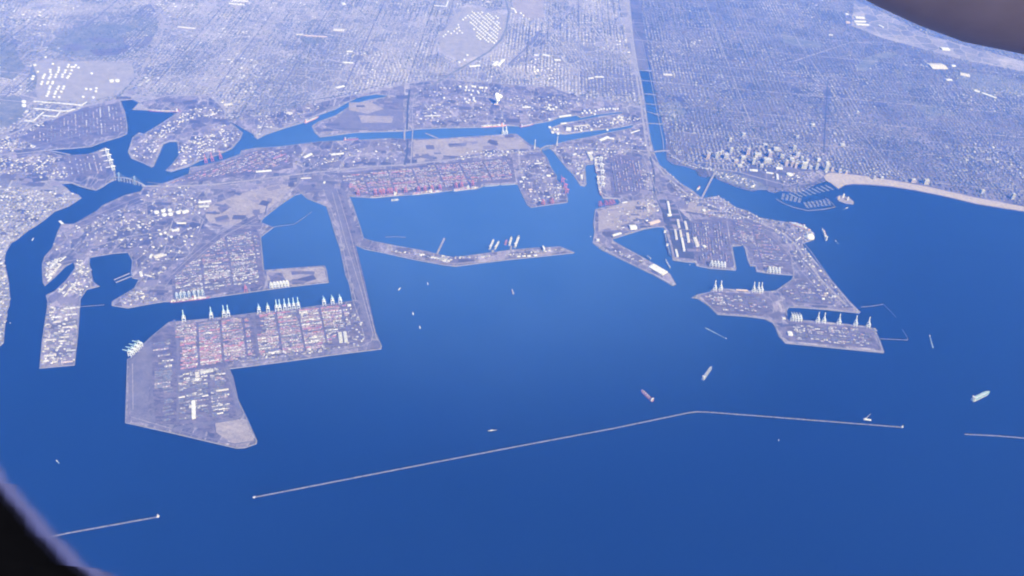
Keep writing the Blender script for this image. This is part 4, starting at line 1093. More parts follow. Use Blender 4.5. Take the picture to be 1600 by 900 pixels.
for x, y in zt([(205,735),(265,705),(300,650)], 690, 0, 7.5): tank(x, y, 19, 14, label='white tank on the strip west of the winding channel', group='tanks west of the winding channel')
for x, y in zt([(620,770),(670,775),(710,720),(640,765)], 690, 0, 7.5): tank(x, y, 22, 16, label='bright tank on the block east of the winding channel', group='tanks east of the winding channel')
for x, y in zt([(840,110),(868,150),(925,160),(955,185),(820,105),(860,130)], 690, 0, 7.5): tank(x, y, 20, 16, label='white tank near the top edge, east of the dense tank farm', group='tanks near the top edge')
for (x, y), r in zip(zt([(172,295),(243,280),(255,322),(315,273),(322,315),(408,295),(470,292),(500,282)], 220, 290, 6.925), (26, 24, 25, 22, 25, 26, 22, 20)):
    tank(x, y, r, 15, label='white oil tank in the double row at the middle of the island', group='oil tanks in the middle of the island')
for k in range(6): tank(220+(398+k*17)/6.925, 290+412/6.925, 9, 12, label='small white tank in the straight row on the island', group='small tanks on the island')
for x, y in zt([(265,515),(215,530),(330,560),(350,492),(378,488),(403,478)], 220, 290, 6.925): tank(x, y, 14, 13, label='white tank among sheds on the middle of the island', group='scattered tanks on the island')
for x, y in zt([(165,352),(230,382),(275,380),(205,425),(280,442)], 840, 160, 8.89): tank(x, y, 19, 16, label='white tank on the western tip between the two slips', group='tanks on the tip between the slips')
for x, y in zt([(160,242),(160,45),(150,80),(175,105),(215,100),(255,75)], 840, 160, 8.89): tank(x, y, 18, 16, label='white tank on the north shore west of the upper slip', group='tanks west of the upper slip')
for x, y in zt([(520,370),(605,400),(745,385),(965,388)], 840, 160, 8.89): tank(x, y, 17, 15, label='white tank along the lower edge between the two slips', group='tanks between the two slips')
for x, y in zt([(620,155),(650,125),(680,150),(720,120),(740,150),(790,170),(800,125),(850,110),(880,100),(920,95),(960,105),(1000,92),(1050,95),(1075,100),(1110,95)], 840, 160, 8.89):
    tank(x, y, 15, 15, label='white tank in the long row above the upper slip', group='tanks above the upper slip')
for x, y in zt([(1115,215),(1160,215),(1170,245),(1060,240),(1045,300),(1130,200)], 840, 160, 8.89): tank(x, y, 15, 15, label='white tank on the east end between the two slips', group='tanks on the east end between the slips')
for x, y in zt([(630,47),(705,52),(785,45),(815,50),(880,62),(905,62),(955,65)], 640, 130, 8): tank(x, y, 20, 16, label='white tank in the row along the railway north of the channel', group='tanks along the railway')
for x, y in zt([(790,100),(850,110),(860,125),(770,150),(690,200),(745,215),(800,215),(710,238),(800,190),(815,232),(740,95),(700,95),(430,190)], 640, 130, 8): tank(x, y, 16, 15, label='white tank in the refinery cluster north of the channel', group='tanks of the refinery cluster')
tank(1099.5, 329.8, 20, 15, label='single pinkish white tank beside the road on the middle southeast pier')

# ------------------------------------------------------------------ sheds and warehouses
def shed(p, q, w, h, mat='white', label='', group=None, ridge=True, name='warehouse'):
    """A long shed from p to q (picture points along its middle), w metres wide."""
    a, b = P(*p, LAND_Z), P(*q, LAND_Z); L = max((b-a).length, 6); rz = math.atan2(b.y-a.y, b.x-a.x); mid = (a+b)/2
    root = empty(name, (mid.x, mid.y, LAND_Z+1.2), rz)
    tag(root, label, 'warehouse' if name == 'warehouse' else name.replace('_', ' '), group)
    m = MB(); m.box(0, 0, 0, L, w, h, c=(1, 1, 1)); m.build('wall', MAT[mat], root)
    m = MB(); r = w*.08 if ridge else 0.5; e = 1.0
    vs = [(-L/2-e, -w/2-e, h), (L/2+e, -w/2-e, h), (L/2+e, w/2+e, h), (-L/2-e, w/2+e, h), (-L/2-e, 0, h+r+.4), (L/2+e, 0, h+r+.4)]
    m._add(vs, [(0, 1, 5, 4), (2, 3, 4, 5), (1, 2, 5), (3, 0, 4), (3, 2, 1, 0)]); m.build('roof', MAT[mat], root)
    m = MB()
    for k in range(max(1, int(L/18))): m.box(-L/2+(k+.5)*L/max(1, int(L/18)), -w/2-.2, 0, 4.5, .5, min(5, h*.7))
    m.build('loading_doors', MAT['dark'], root)
    if L > 60:
        m = MB()
        for k in range(int(L/22)): m.box(-L/2+(k+.5)*22, 0, h+r*.9, 3, 3, 2.2)
        m.build('roof_vents', MAT['grey'], root)
    return root
# white-roofed and other sheds one can single out
SH = [
 ((1017.5,416),(1039,428.5),92,12,'white','big flat white roofed shed on the diagonal mole'),
 ((302.3,628),(303.2,655),30,16,'white','long white shed running north to south in the southern yard of the landfill'),
 ((296,636),(300,636),30,10,'cream','short white side wing west of the long white shed on the landfill'),
 ((305,594.5),(311,593.8),30,12,'white','small bright white building at the top of the southern landfill yard'),
 ((308,583),(309,590),34,10,'cream','cream building below the cross road of the landfill'),
 ((313,582),(333,579),40,6,'grey','grey low building along the cross road of the landfill'),
 ((531,521),(533,536),34,14,'grey','pale shed on the eastern end of the lower left landfill, western one'),
 ((538.5,520),(541,535.5),30,14,'grey','pale shed on the eastern end of the lower left landfill, eastern one'),
 ((543,478),(548,477.4),30,8,'white','white building at the root of the causeway on the landfill'),
 ((338,611.5),(357,609),16,8,'cream','thin pale shed on the right edge of the southern landfill yard'),
 ((310,317.2),(330,315),26,12,'white','white roofed shed with a bright ridge on the island'),
 ((311,323.5),(327,322.5),40,8,'grey','grey shed in front of the white ridged shed on the island'),
 ((235,401),(238,401.2),55,14,'white','square bright white building above the small dark pond of the island'),
 ((241,402.5),(256,398),60,7,'cream','cream paved building beside the square white one on the island'),
 ((219.5,425.5),(221.5,432),24,9,'white','white shed west of the dark pond'),
 ((226,430),(241,434),16,8,'cream','cream shed along the lower edge of the dark pond'),
 ((475,247),(487,241),36,10,'white','white L shaped shed on the northern half of the island'),
 ((517,242.5),(537,240.3),30,10,'white','long white shed in the middle of the northern island'),
 ((400,269),(424,267),30,9,'white','white shed beside the highway on the island'),
 ((470,279.5),(486,278.6),22,8,'cream','cream shed on the highway junction by the causeway'),
 ((506,286),(508,286.4),34,16,'white','small white building at the head of the causeway'),
 ((835,256.4),(847,255.2),16,9,'white','thin white shed across the top of the central pier'),
 ((854,275.2),(860,275),34,10,'white','white shed on the right shoulder of the central pier'),
 ((815,277.8),(821,277.7),22,9,'white','small white shed at the inner left corner of the central pier'),
 ((812,284.5),(816,284.4),28,9,'white','white shed at the water corner of the central pier'),
 ((826,297.5),(831,296.3),26,9,'pink','orange and white building on the middle of the central pier'),
 ((848,390.3),(850,390.2),70,30,'white','tall bright white building near the tip of the curved mole'),
 ((808,401.5),(813,401.2),16,8,'white','white shed on the curved mole, first of four in line'),
 ((816,401),(821,400.6),16,8,'white','white shed on the curved mole, second of four in line'),
 ((824,400.8),(829,400.4),16,8,'white','white shed on the curved mole, third of four in line'),
 ((834,400.2),(839,399.4),16,9,'white','white shed on the curved mole, fourth of four in line'),
 ((1043.2,316),(1047,337),24,14,'white','bright long conveyor shed at the top of the coal pier'),
 ((1042.5,337.3),(1048.5,336.8),34,16,'white','white transfer house at the foot of the bright conveyor shed'),
 ((1058.5,344),(1061,357),26,12,'cream','second long white shed on the coal pier, left of a shorter one'),
 ((1070,347),(1073,359.5),26,12,'cream','short white shed on the right side of the coal pier'),
 ((1054.5,360),(1057,375),24,12,'cream','white shed nearest the moored coal ships'),
 ((1062.5,361),(1064.3,371),24,12,'cream','small white shed in the middle of the coal pier'),
 ((1065,373),(1069,393),24,12,'white','longest white shed at the lower end of the coal pier'),
 ((1073.5,365),(1076,379.5),28,12,'cream','white shed by the right edge of the coal pier'),
 ((1055.8,391),(1058.5,402),22,12,'white','white shed on the southern corner of the coal pier'),
 ((983.5,356.8),(994,356.3),70,22,'white','bright white domed shed on the wedge shaped mole shore'),
 ((1014,351),(1030,346),44,16,'pink','pink roofed cement works at the head of the triangle basin'),
 ((957,369),(970,365),28,10,'white','white shed at the inner corner of the wedge shaped mole'),
 ((932,376),(936,376.3),34,14,'white','white building on the western corner of the wedge shaped mole'),
 ((972,317.5),(980,316),16,9,'white','white shed south of the small square basin, on bare ground'),
 ((1085,372),(1090,386),40,10,'cream','pale shed in the left rows of the middle southeast pier'),
 ((1099,384.5),(1102,387),34,10,'white','small bright shed in the middle southeast pier yard'),
 ((1233.3,519.8),(1235,525),44,14,'white','square white building at the corner of the outermost pier'),
 ((1222,497.8),(1227,498.3),34,8,'cream','pale building beside the slip corner of the southeast piers'),
 ((1150,453.5),(1168,454.6),16,8,'pink','long pinkish shed between the crane groups of the southeast pier'),
 ((1302.5,464),(1305.5,464),22,10,'white','white shed inside the rail loop of the southeast pier'),
 ((1284,467.5),(1288,467.7),22,10,'white','white shed left of the rail loop of the southeast pier'),
 ((917.5,240),(926,239.4),30,16,'white','white roofed plant between the back channel and inner basin'),
 ((921,243),(925,251),48,18,'grey','grey block below the white roofed plant'),
 ((895,243),(900,241),26,12,'white','bright building on the shore east of the back channel'),
 ((900,272.5),(903,272.3),20,8,'white','white shed near the pointed tip east of the back channel'),
 ((908.5,274),(908.8,280),26,10,'white','second white shed on the pointed tip east of the back channel'),
 ((937,220.8),(950,214.8),40,14,'white','bright angular shed under the lower slip'),
 ((950,216.5),(959,217.5),24,12,'white','low white wing of the angular shed under the lower slip'),
 ((985,208.5),(999,204),18,9,'white','slanted white shed at the end of the lower slip'),
 ((873,183.5),(892,180.8),26,14,'white','long white terminal shed on the north shore of the upper slip'),
 ((876,194),(885,193),22,12,'white','white shed on the tip between the slips'),
 ((884.5,202.5),(892,203.5),90,18,'white','biggest white building between the two slips'),
 ((898,198),(920,195.8),18,8,'cream','long pale shed in the middle between the two slips'),
 ((663,182),(688,181.2),14,9,'white','thin long white shed north of the channel, right of the vertical road'),
 ((816,168.3),(829,168.2),26,11,'white','white shed alone on the pale yard left of the upper slip'),
 ((448,177),(457,178),50,11,'cream','cream shed on the north shore of the channel, left'),
 ((521,240.5),(521.5,242),20,9,'grey','grey shed beside the long white shed of the northern island'),
 ((1336,28),(1350,28.5),80,14,'white','long white factory roof near the upper right, top of three'),
 ((1334,34),(1352,34.5),60,14,'white','long white factory roof near the upper right, middle of three'),
 ((1337,38.5),(1357,39.5),60,14,'white','long white factory roof near the upper right, lowest of three'),
 ((1324,35),(1325,37),70,18,'pink','pinkish building left of the three factory roofs'),
 ((1322,22.5),(1323.5,24),60,20,'white','white building northwest of the three factory roofs'),
 ((1373,40),(1380,43.5),40,12,'white','white shed right of the three factory roofs'),
 ((1470,77),(1482,77.5),120,14,'white','wide white roof below the dark wing edge'),
 ((1452,104),(1476,104.5),220,10,'cream','huge pale roof complex in the right distance'),
 ((1486,103.5),(1492,103.6),60,14,'white','bright roof right of the huge pale complex'),
 ((1500,116),(1515,119),130,8,'cream','pale square roof beyond the huge complex'),
 ((1478,125),(1487,125.5),60,10,'white','small white roof below the huge pale complex'),
 ((1522,142),(1530,144.5),70,12,'white','white roof, left end of the slanted row in the right distance'),
 ((1534,146),(1556,154),50,12,'white','slanted white row of roofs in the right distance'),
 ((1295,55),(1301,55.5),40,10,'white','white roof on the blocks left of the pond'),
 ((536,5),(538,8),60,8,'white','white roof at the airfield end, upper left'),
 ((760,3),(766,4),50,9,'cream','pale roof above the dense tank farm'),
 ((678,9),(698,11),26,10,'white','white angled roof north of the dense tank farm, bar'),
 ((700,2),(697,11),22,10,'white','white angled roof north of the dense tank farm, upright'),
 ((363,1.5),(388,2.5),40,10,'white','white roof strip on the top edge in the upper left, upper'),
 ((358,6),(382,8.5),40,10,'white','white roof strip on the top edge in the upper left, lower'),
 ((463,54.5),(474,54.8),40,10,'cream','cream roof at the left end of the dark park'),
 ((475,56),(511,58.2),36,9,'pink','pinkish long roof along the dark park'),
 ((521,47),(538,48),90,9,'cream','pale school roof right of the dark park'),
 ((542,81),(551,81),40,9,'white','white roof in the middle of the western grid, upper'),
 ((536,98),(552,99),36,9,'white','white roof in the middle of the western grid, lower'),
 ((525,138),(538,135),40,9,'white','white roof just above the upper channel'),
 ((733,104.5),(750,103),40,12,'white','long bright shed left of the channel block'),
 ((770,103),(777,97),46,12,'white','diagonal white shed on the channel block, left'),
 ((778,103),(787,94),46,12,'white','diagonal white shed on the channel block, right'),
 ((834,86.5),(842,87),40,10,'white','white roof, left of the pair below the diagonal rail yard'),
 ((848,86),(858,88),50,10,'white','white roof, right of the pair below the diagonal rail yard'),
 ((866,94),(876,94.5),44,10,'white','white roof east of the pair below the diagonal rail yard'),
 ((919,122.8),(927,122.6),34,10,'white','small white roof on the bare blocks west of the river'),
 ((929,120.8),(943,121),34,10,'white','long white roof on the bare blocks west of the river'),
 ((1036,117),(1050,117.5),60,10,'cream','cream roof on the pale blocks east of the river'),
 ((350,165),(362,163),50,10,'cream','cream roof north of the small western slip'),
 
 ((278,42.5),(306,45),50,8,'cream','pale long roof beside the curving freeway'),
]
for p, q, w, h, m, lab in SH:
    if lab: shed(p, q, w, h, m, lab)
# rows of sheds on the narrow western spit and the fishing harbour wall
for k, (x0, y0, x1, y1, w, m) in enumerate([(77,489,84,488.4,16,'cream'),(80,497,96,495.5,14,'white'),(84,504,95,503,20,'cream'),(98,512.5,120,510.5,14,'cream'),(103,493,120,491.5,12,'white'),(100,501,106,500.5,18,'cream'),(72,532.5,88,531,14,'cream'),
    (95,528,108,526.8,12,'cream'),(92,534,104,533,12,'white'),(70,546,77,545.4,16,'cream'),(92,542,96,541.6,14,'white'),(69,557,88,555.6,22,'cream'),(104,549,118,547.6,10,'grey'),(68,565,76,564.4,16,'white'),(82,566.5,90,566,14,'cream'),(96,567,114,565.5,10,'pink'),(100,483,118,481.6,12,'white'),(79,483,87,482.4,16,'cream')]):
    shed((x0, y0), (x1, y1), w, 8, m, '%s shed on the narrow western spit, row %s from its north end' % ({'cream': 'cream', 'white': 'white', 'grey': 'grey', 'pink': 'pinkish'}[m], ORD[min(15, int((y0-480)/5.5))]), 'sheds on the narrow western spit')
for k, (x0, y0, x1, y1, w, m) in enumerate([(76,432,83,424,18,'cream'),(80,418,90,408,20,'white'),(86,424,95,414,18,'cream'),(93,409,103,402,16,'white'),(83,411,86,408,14,'cream'),(75,440,80,435,14,'white'),(92,457,100,450,18,'cream'),(106,456,115,447,16,'cream'),(100,464,106,458,14,'grey')]):
    shed((x0, y0), (x1, y1), w, 8, m, 'diagonal %s shed on the fishing harbour, %s from the west' % (m, ORD[k]), 'diagonal sheds of the fishing harbour')
# long white bund walls at the left
for pts, lab in (([(53,159),(95,162),(128,165),(136,160)], 'uppermost long white bund wall below the upper left tank farm'), ([(52,170),(95,174),(108,174),(117,171)], 'middle long white bund wall below the upper left tank farm'),
                 ([(38,189),(52,190),(68,176)], 'lowest white bund wall at the left'), ([(67,181),(88,183),(94,176)], 'short white bund wall right of the lowest one')):
    m = MB(); L = W(pts)
    for a, b in zip(L[:-1], L[1:]): m.beam((a[0], a[1], LAND_Z+5), (b[0], b[1], LAND_Z+5), 17, 11)
    tag(m.build('bund_wall', MAT['white']), lab, 'wall', 'white bund walls')

# ordinary port buildings, scattered over the port ground
def scatter_port():
    zones = [([(0,218),(60,193),(120,175),(110,176),(30,215),(60,230),(0,240)], 40, 'western basin shore'), ([(0,246),(92,243),(108,278),(60,279),(0,270)], 70, 'western shore'),
     ([(-5,290),(90,300),(118,303),(80,328),(40,357),(0,395)], 150, 'low town on the left edge'),
     ([(212,225),(248,200),(300,170),(345,168),(352,185),(300,185),(250,222),(235,255),(208,244)], 55, 'basin peninsula'), ([(285,225),(350,192),(374,210),(355,230),(310,248),(268,263)], 60, 'inner basin peninsula'),
     ([(402,212),(400,186),(450,170),(500,160),(495,178),(440,196)], 30, 'north shore'), ([(650,198),(652,140),(700,130),(780,136),(790,192),(700,195)], 65, 'refinery shore'),
     ([(790,150),(900,152),(965,163),(900,172),(850,180),(800,185)], 50, 'upper slip shore'), ([(866,206),(900,196),(970,182),(1000,185),(985,193),(930,199),(885,206)], 30, 'ground between the slips'),
     ([(865,232),(930,222),(1000,210),(1012,235),(935,250),(885,252)], 55, 'back channel shore'), ([(886,255),(912,252),(912,284)], 14, 'pointed tip'),
     ([(240,290),(330,288),(330,330),(270,345),(235,350),(220,310)], 50, 'west of the island'), ([(95,362),(150,340),(215,318),(255,365),(200,388),(140,398),(75,395)], 90, 'western corner of the island'),
     ([(205,392),(260,360),(300,350),(330,350),(300,385),(262,420),(250,450),(222,440),(212,410)], 55, 'middle of the island'),
     ([(75,475),(122,478),(118,565),(66,570)], 75, 'narrow western spit'), ([(85,457),(112,437),(122,405),(140,414),(143,442),(125,462)], 45, 'fishing harbour'), ([(72,410),(100,402),(80,432),(72,440)], 22, 'fishing harbour wall'),
     ([(460,238),(630,222),(632,250),(520,262),(462,266)], 50, 'northern island'), ([(735,236),(830,234),(840,240),(760,246),(700,252)], 45, 'bridge approach on the island'),
     ([(810,255),(850,245),(878,290),(882,312),(835,318),(818,295)], 45, 'central pier'), ([(690,403),(708,406),(700,410),(665,401)], 26, 'bend of the curved mole'), ([(600,390),(650,400),(800,400),(880,390),(870,390),(720,405)], 24, 'curved mole'),
     ([(940,330),(1018,310),(1020,345),(960,362)], 20, 'bare eastern ground'), ([(1000,255),(1020,260),(1030,330),(1008,335)], 25, 'river side pier'), ([(1045,280),(1100,315),(1200,345),(1195,350),(1100,335),(1060,310)], 45, 'river side of the southeast piers'),
     ([(1200,348),(1255,362),(1262,385),(1290,430),(1330,480),(1300,480),(1240,400)], 45, 'eastern edge of the southeast piers'), ([(180,470),(212,452),(235,455),(250,470),(200,479)], 26, 'pointed island corner'),
     ([(0,412),(9,430),(12,470),(0,478)], 22, 'far left bank'), ([(0,492),(9,494),(4,532),(0,534)], 14, 'far left bank'), ([(536,482),(550,480),(578,520),(560,540),(540,540)], 14, 'landfill east end'), ([(360,566),(400,553),(495,546),(560,538),(500,551),(420,561)], 22, 'southern edge of the landfill'), ([(985,405),(945,386),(980,398),(1010,412)], 8, 'diagonal mole'),
     ([(1108,266),(1150,273),(1185,286),(1178,294),(1130,281)], 40, 'river mouth park'), ([(1045,243),(1085,262),(1110,262),(1120,268),(1070,258)], 30, 'east bank below the bridge'), ([(1200,283),(1240,287),(1275,272),(1285,268),(1250,270),(1200,276)], 16, 'lagoon green')]
    allp = [zone_ for zone_ in zones]
    items = []
    BR = {'basin peninsula': .45, 'inner basin peninsula': .5, 'narrow western spit': .15, 'fishing harbour wall': .6, 'fishing harbour': .3, 'upper slip shore': .3, 'ground between the slips': .45, 'low town on the left edge': .1, 'back channel shore': .2, 'bend of the curved mole': .5, 'far left bank': .3}
    for poly, n, where in allp:
        pm = W(poly); xs = [p[0] for p in pm]; ys = [p[1] for p in pm]
        lp = random.choice((0.0, 0.3, -0.25)); k = 0; tries = 0
        n = int(n*(2.0 if 'island' in where else 2.8))
        while k < n and tries < n*40:
            tries += 1
            x = random.uniform(min(xs), max(xs)); y = random.uniform(min(ys), max(ys))
            if not inside(pm, np.array([x]), np.array([y]))[0]: continue
            k += 1
            items.append((x, y, lp+random.choice((0, 0, math.pi/2))+random.gauss(0, .05), random.uniform(10, 36), random.uniform(8, 17), random.uniform(4, 9), random.random() < BR.get(where, .13), where))
    # stay on land
    A = np.array([(i[0], i[1]) for i in items])
    ok = inside(WEST_M, A[:, 0], A[:, 1]) | inside(ISLAND_M, A[:, 0], A[:, 1]) | inside(EAST_M, A[:, 0], A[:, 1])
    items = [i for i, k in zip(items, ok) if k]
    pz = to_px(A[ok][:, 0], A[ok][:, 1], 4.0)[2]
    order = sorted(range(len(items)), key=lambda i: -items[i][3]*items[i][4]/pz[i]**2)
    rest = order[300:]; ZB = {}
    for i in order[:300]:
        x, y, rz, sx, sy, sz, br, where = items[i]
        m = MB(); c = tuple(np.array((0.5, 0.48, 0.47) if br else TONES[random.randrange(6)])*random.uniform(.55, 1.0))
        m.box(0, 0, -2, sx, sy, sz+2, c=c); m.box(0, 0, sz, sx+1.2, sy+1.2, .7, c=tuple(v*.92 for v in c)); m.box(sx*.22, 0, sz+.7, sx*.2, sy*.3, 2.5, c=tuple(v*.8 for v in c))
        o = m.build('port_building', MAT['tint'], None, (x, y, LAND_Z+2.0), rz, colors=True)
        if where not in ZB:
            zx = [q[0] for q in items if q[7] == where]; zy = [q[1] for q in items if q[7] == where]
            ZB[where] = (min(zx), max(zx)+1, min(zy), max(zy)+1)
        b0 = ZB[where]; part = part_of(x, -y, b0[0], b0[1], -b0[3], -b0[2])
        look = ('bright' if br else 'dull brown' if c[0] > c[2]*1.15 else 'dull grey')+(' long' if sx > 2.2*sy else ' squat')
        tag(o, '%s port building, %s of the %s' % (look, part, where), 'building', '%s port buildings, %s of the %s' % (look, part, where))
    I = [items[i] for i in rest]
    if I:
        a = np.array([i[:6] for i in I])
        C = np.array([(0.5, .48, .47) if i[6] else TONES[random.randrange(7)]*random.uniform(.6, 1.3) for i in I])
        box_cloud('small_port_buildings', a[:, 0], a[:, 1], LAND_Z, a[:, 3], a[:, 4], a[:, 5]+2, a[:, 2], C, MAT['tint'])
        tag(bpy.data.objects['small_port_buildings'], 'small sheds and houses scattered over the port', kind='stuff')
scatter_port()
# ------------------------------------------------------------------ downtown towers
def tower(x, y, wpx, hpx, mat, label, group=None, deep=None):
    """A tower on the ground point (x, y) whose facade is wpx wide and hpx tall in the picture."""
    p = P(x, y, LAND_Z); zc = to_px(p.x, p.y, p.z)[2]
    w = wpx*zc/FPX; d = deep if deep else w*random.uniform(.7, 1.1); h = max(12, (hpx*1.1*zc/FPX-d*.3)/0.86)
    root = empty('office_tower' if h > 30 else 'downtown_block', (p.x, p.y+d/2, LAND_Z), random.gauss(0, .03))
    tag(root, label, 'tower' if h > 30 else 'building', group)
    fl = 4.0; n = max(2, int(h/fl))
    m = MB(); g = MB()
    for k in range(n):
        m.box(0, 0, k*fl, w, d, fl*.55)
        g.box(0, 0, k*fl+fl*.55, w-1.2, d-1.2, fl*.45)
    for sx in (-.5, 0, .5):
        for sy in (-.5, .5): m.box(sx*(w-1.0), sy*(d-1.0), 0, 2.0, 1.6, n*fl-.2)
    m.build('wall', MAT['pale_tower' if mat == 'white' else mat], root); g.build('windows', MAT['glass'], root)
    m = MB(); m.box(0, 0, n*fl, w+.4, d+.4, 1.2); m.build('roof', MAT['grey'] if mat != 'white' else MAT['white'], root)
    m = MB(); m.box(w*.08, d*.05, n*fl+1.2, w*.45, d*.4, 5.0); m.box(-w*.3, -d*.2, n*fl+1.2, w*.15, d*.2, 3.0); m.build('roof_plant', MAT['grey'], root)
    return root
TW = [
 (1106,249,5,10,'pink','pale pink tower at the west end of downtown'), (1119.4,248.5,4,9,'white','slim white tower at the west end of downtown'),
 (1134.7,249,7,8,'cream','broad cream block in western downtown'), (1142,239.5,4,8,'white','slim white tower north of the broad cream block'),
 (1161,250.5,6,6,'white','short white block in central downtown'), (1168,243.6,5,11,'pink','tall pinkish slab in central downtown'),
 (1177,257,4,9,'white','slim white tower by the dark avenue of downtown'), (1185,245,10,5,'cream','wide low cream block behind the dark avenue'),
 (1199,256.5,11,8,'cream','bright stepped cream tower in the middle of downtown'), (1203,246,5,8,'pink','tall tower right behind the stepped cream one'),
 (1190,262,5,5,'cream','low block at the foot of the stepped cream tower'), (1228,260,4.5,9,'pink','first of three close residential towers by the lagoon'),
 (1237.5,261,4.5,9,'pink','second of three close residential towers by the lagoon'), (1243,263,3.5,7.5,'pink','third of three close residential towers by the lagoon'),
 (1256,264,8,9.5,'white','bright white tower, broadest on the lagoon front'), (1266,264.5,5,5,'grey','squat grey block beside the broad white tower'),
 (1275.7,265.5,4,9,'grey','grey green tower near the head of the beach'), (1291,267.5,5.5,11,'white','gabled white tower at the head of the beach'),
 (1300,268,3,6,'pink','slim pale tower just east of the gabled white one'), (1241,235,5,7,'grey','grey tower well behind the lagoon front'),
 (1246,246,6,7,'cream','cream tower behind the three residential towers'), (1253,249.5,4,5,'grey','small grey block between cream tower and lagoon front'),
 (1237,251.5,6,5,'white','white roofed block behind the three residential towers'), (1222,247,6,5,'grey','wide grey block in eastern downtown'),
 (1150,255,6,5,'pink','pinkish block on the west waterfront of downtown'), (1156,262,7,4,'cream','cream low block on the west waterfront of downtown'),
 (1213,236,8,5,'cream','cream block at the north edge of downtown'), (1196,229,7,4,'grey','grey block at the north edge of downtown'),
 (1162,213,4,5,'white','white block on the northern avenue'), (1141,222,4,6,'white','slim white block in the north of downtown'),
 (1312,270.5,3.5,6,'cream','cream apartment block on the beach, nearest to the gabled tower'), (1322,272,3,5,'pink','pinkish apartment block on the beach, second from the gabled tower'),
 (1366,281,3,5,'cream','slim cream apartment block behind the middle of the beach'), (1378,280,4,4,'white','white apartment block behind the middle of the beach'),
 (1427,286,6,6,'pink','pinkish apartment block where the beach narrows'), (1447,289,7,8,'cream','tallest cream apartment block where the beach narrows'),
 (1535,303,5,6,'grey','grey tower behind the narrow east end of the beach'), (1582,312,4.5,9,'grey','pale tower at the far east end of the beach'),
 (1317,229,7,4,'cream','cream block on the eastern grid'), (1246,216,4,4,'white','white block on the grid north of downtown'),
 (1270,198,5,4,'white','white block standing out in the northern grid'), (1340,178,3.5,4,'white','white block standing alone in the eastern grid'),
]
for t in TW: tower(*t)
# low waterfront halls
shed((1171,266.8),(1183,267.2),40,12,'white','long white convention hall roof by the river mouth')
shed((1197,270),(1208,271.8),26,10,'white','white lagoon hall, long wing')
shed((1214,273),(1215,281),26,12,'white','white lagoon hall, short upright wing')
shed((1212,263.6),(1222,263.8),44,14,'white','white flat block at the back of the lagoon')
def arena():
    root = empty('arena', P(1233.5,273.5,LAND_Z)); tag(root, 'round white arena roof beside the lagoon', 'arena')
    m = MB(); m.lathe([(40, 0), (40, 14)], 20); m.build('wall', MAT['grey'], root)
    m = MB(); m.lathe([(42, 14), (42, 16), (30, 20), (10, 22.5), (1, 23)], 20); m.build('roof', MAT['white'], root)
arena()
# more blocks filling the centre of the city
def centre_blocks():
    area_m = W([(1110,238),(1150,228),(1230,226),(1285,240),(1290,262),(1240,258),(1200,262),(1150,258),(1108,246)])
    xs = [p[0] for p in area_m]; ys = [p[1] for p in area_m]; k = 0
    while k < 26:
        x = random.uniform(min(xs), max(xs)); y = random.uniform(min(ys), max(ys))
        if not inside(area_m, np.array([x]), np.array([y]))[0]: continue
        x = round(x/104)*104+random.choice((-26, 26)); y = round(y/50)*50
        k += 1
        w, d, h = random.uniform(26, 44), random.uniform(26, 44), random.choice((10, 14, 18, 24, 36))
        c = random.choice([(0.5,.46,.42), (.34,.29,.26), (.26,.25,.25), (.6,.58,.55), (.2,.18,.18), (.36,.29,.26)])
        m = MB(); n = int(h/4)
        for f in range(n):
            m.box(0, 0, f*4, w, d, 2.5, c=c); m.box(0, 0, f*4+2.5, w-1, d-1, 1.5, c=(.09, .1, .12))
        m.box(0, 0, n*4, w+.5, d+.5, .8, c=c); m.box(w*.1, d*.1, n*4+.8, w*.35, d*.3, 4, c=(.4, .39, .38))
        o = m.build('downtown_building', MAT['tint'], None, (x, y, LAND_Z), 0, colors=True)
        tag(o, ('pale' if c[0] > .45 else 'dull')+(' tall' if h > 20 else ' low')+' block packed into the centre of downtown', 'building', ('pale' if c[0] > .45 else 'dull')+(' tall' if h > 20 else ' low')+' blocks of downtown')
centre_blocks()

# ------------------------------------------------------------------ breakwaters
def breakwater(pts, label, w=15):
    L = W(pts, 0.0); m = MB(); rr = random.Random(3)
    fine = []
    for a, b in zip(L[:-1], L[1:]):
        n = max(2, int(math.hypot(b[0]-a[0], b[1]-a[1])/14))
        fine += [(a[0]+(b[0]-a[0])*k/n, a[1]+(b[1]-a[1])*k/n) for k in range(n)]
    fine.append(L[-1])
    prof = [(-1.05, -1.5), (-.55, 2.2), (-.32, 4.6), (.32, 4.6), (.55, 2.2), (1.05, -1.5)]
    n = len(fine); vs = []
    for i, p in enumerate(fine):
        a = fine[max(0, i-1)]; b = fine[min(n-1, i+1)]
        d = Vector((b[0]-a[0], b[1]-a[1])).normalized()
        for o, z in prof:
            j = rr.uniform(-.09, .09)
            vs.append((p[0]-d.y*(o+j)*w, p[1]+d.x*(o+j)*w, z+rr.uniform(-.7, .7)))
    k = len(prof)
    fs = [(i*k+j, (i+1)*k+j, (i+1)*k+j+1, i*k+j+1) for i in range(n-1) for j in range(k-1)]
    fs += [tuple(range(k)), tuple((n-1)*k+j for j in range(k-1, -1, -1))]
    fs = [tuple(reversed(f)) for f in fs]
    m._add(vs, fs); o = m.build('breakwater', MAT['jetty_rock'])
    return tag(o, label, 'breakwater')
breakwater([(397,777),(600,737.5),(800,699),(960,669),(1075,645),(1088,643.3),(1105,643.8),(1200,651),(1320,660.5),(1409,667.5)], 'long bent stone breakwater crossing the open bay', 9)
breakwater([(60,843),(105,833),(180,819.5),(246,807.5)], 'short stone breakwater ending at the lighthouse in the lower left', 9)
breakwater([(1507,678.5),(1560,681),(1600,684.5),(1800,702)], 'breakwater running off the eastern edge of the bay', 9)
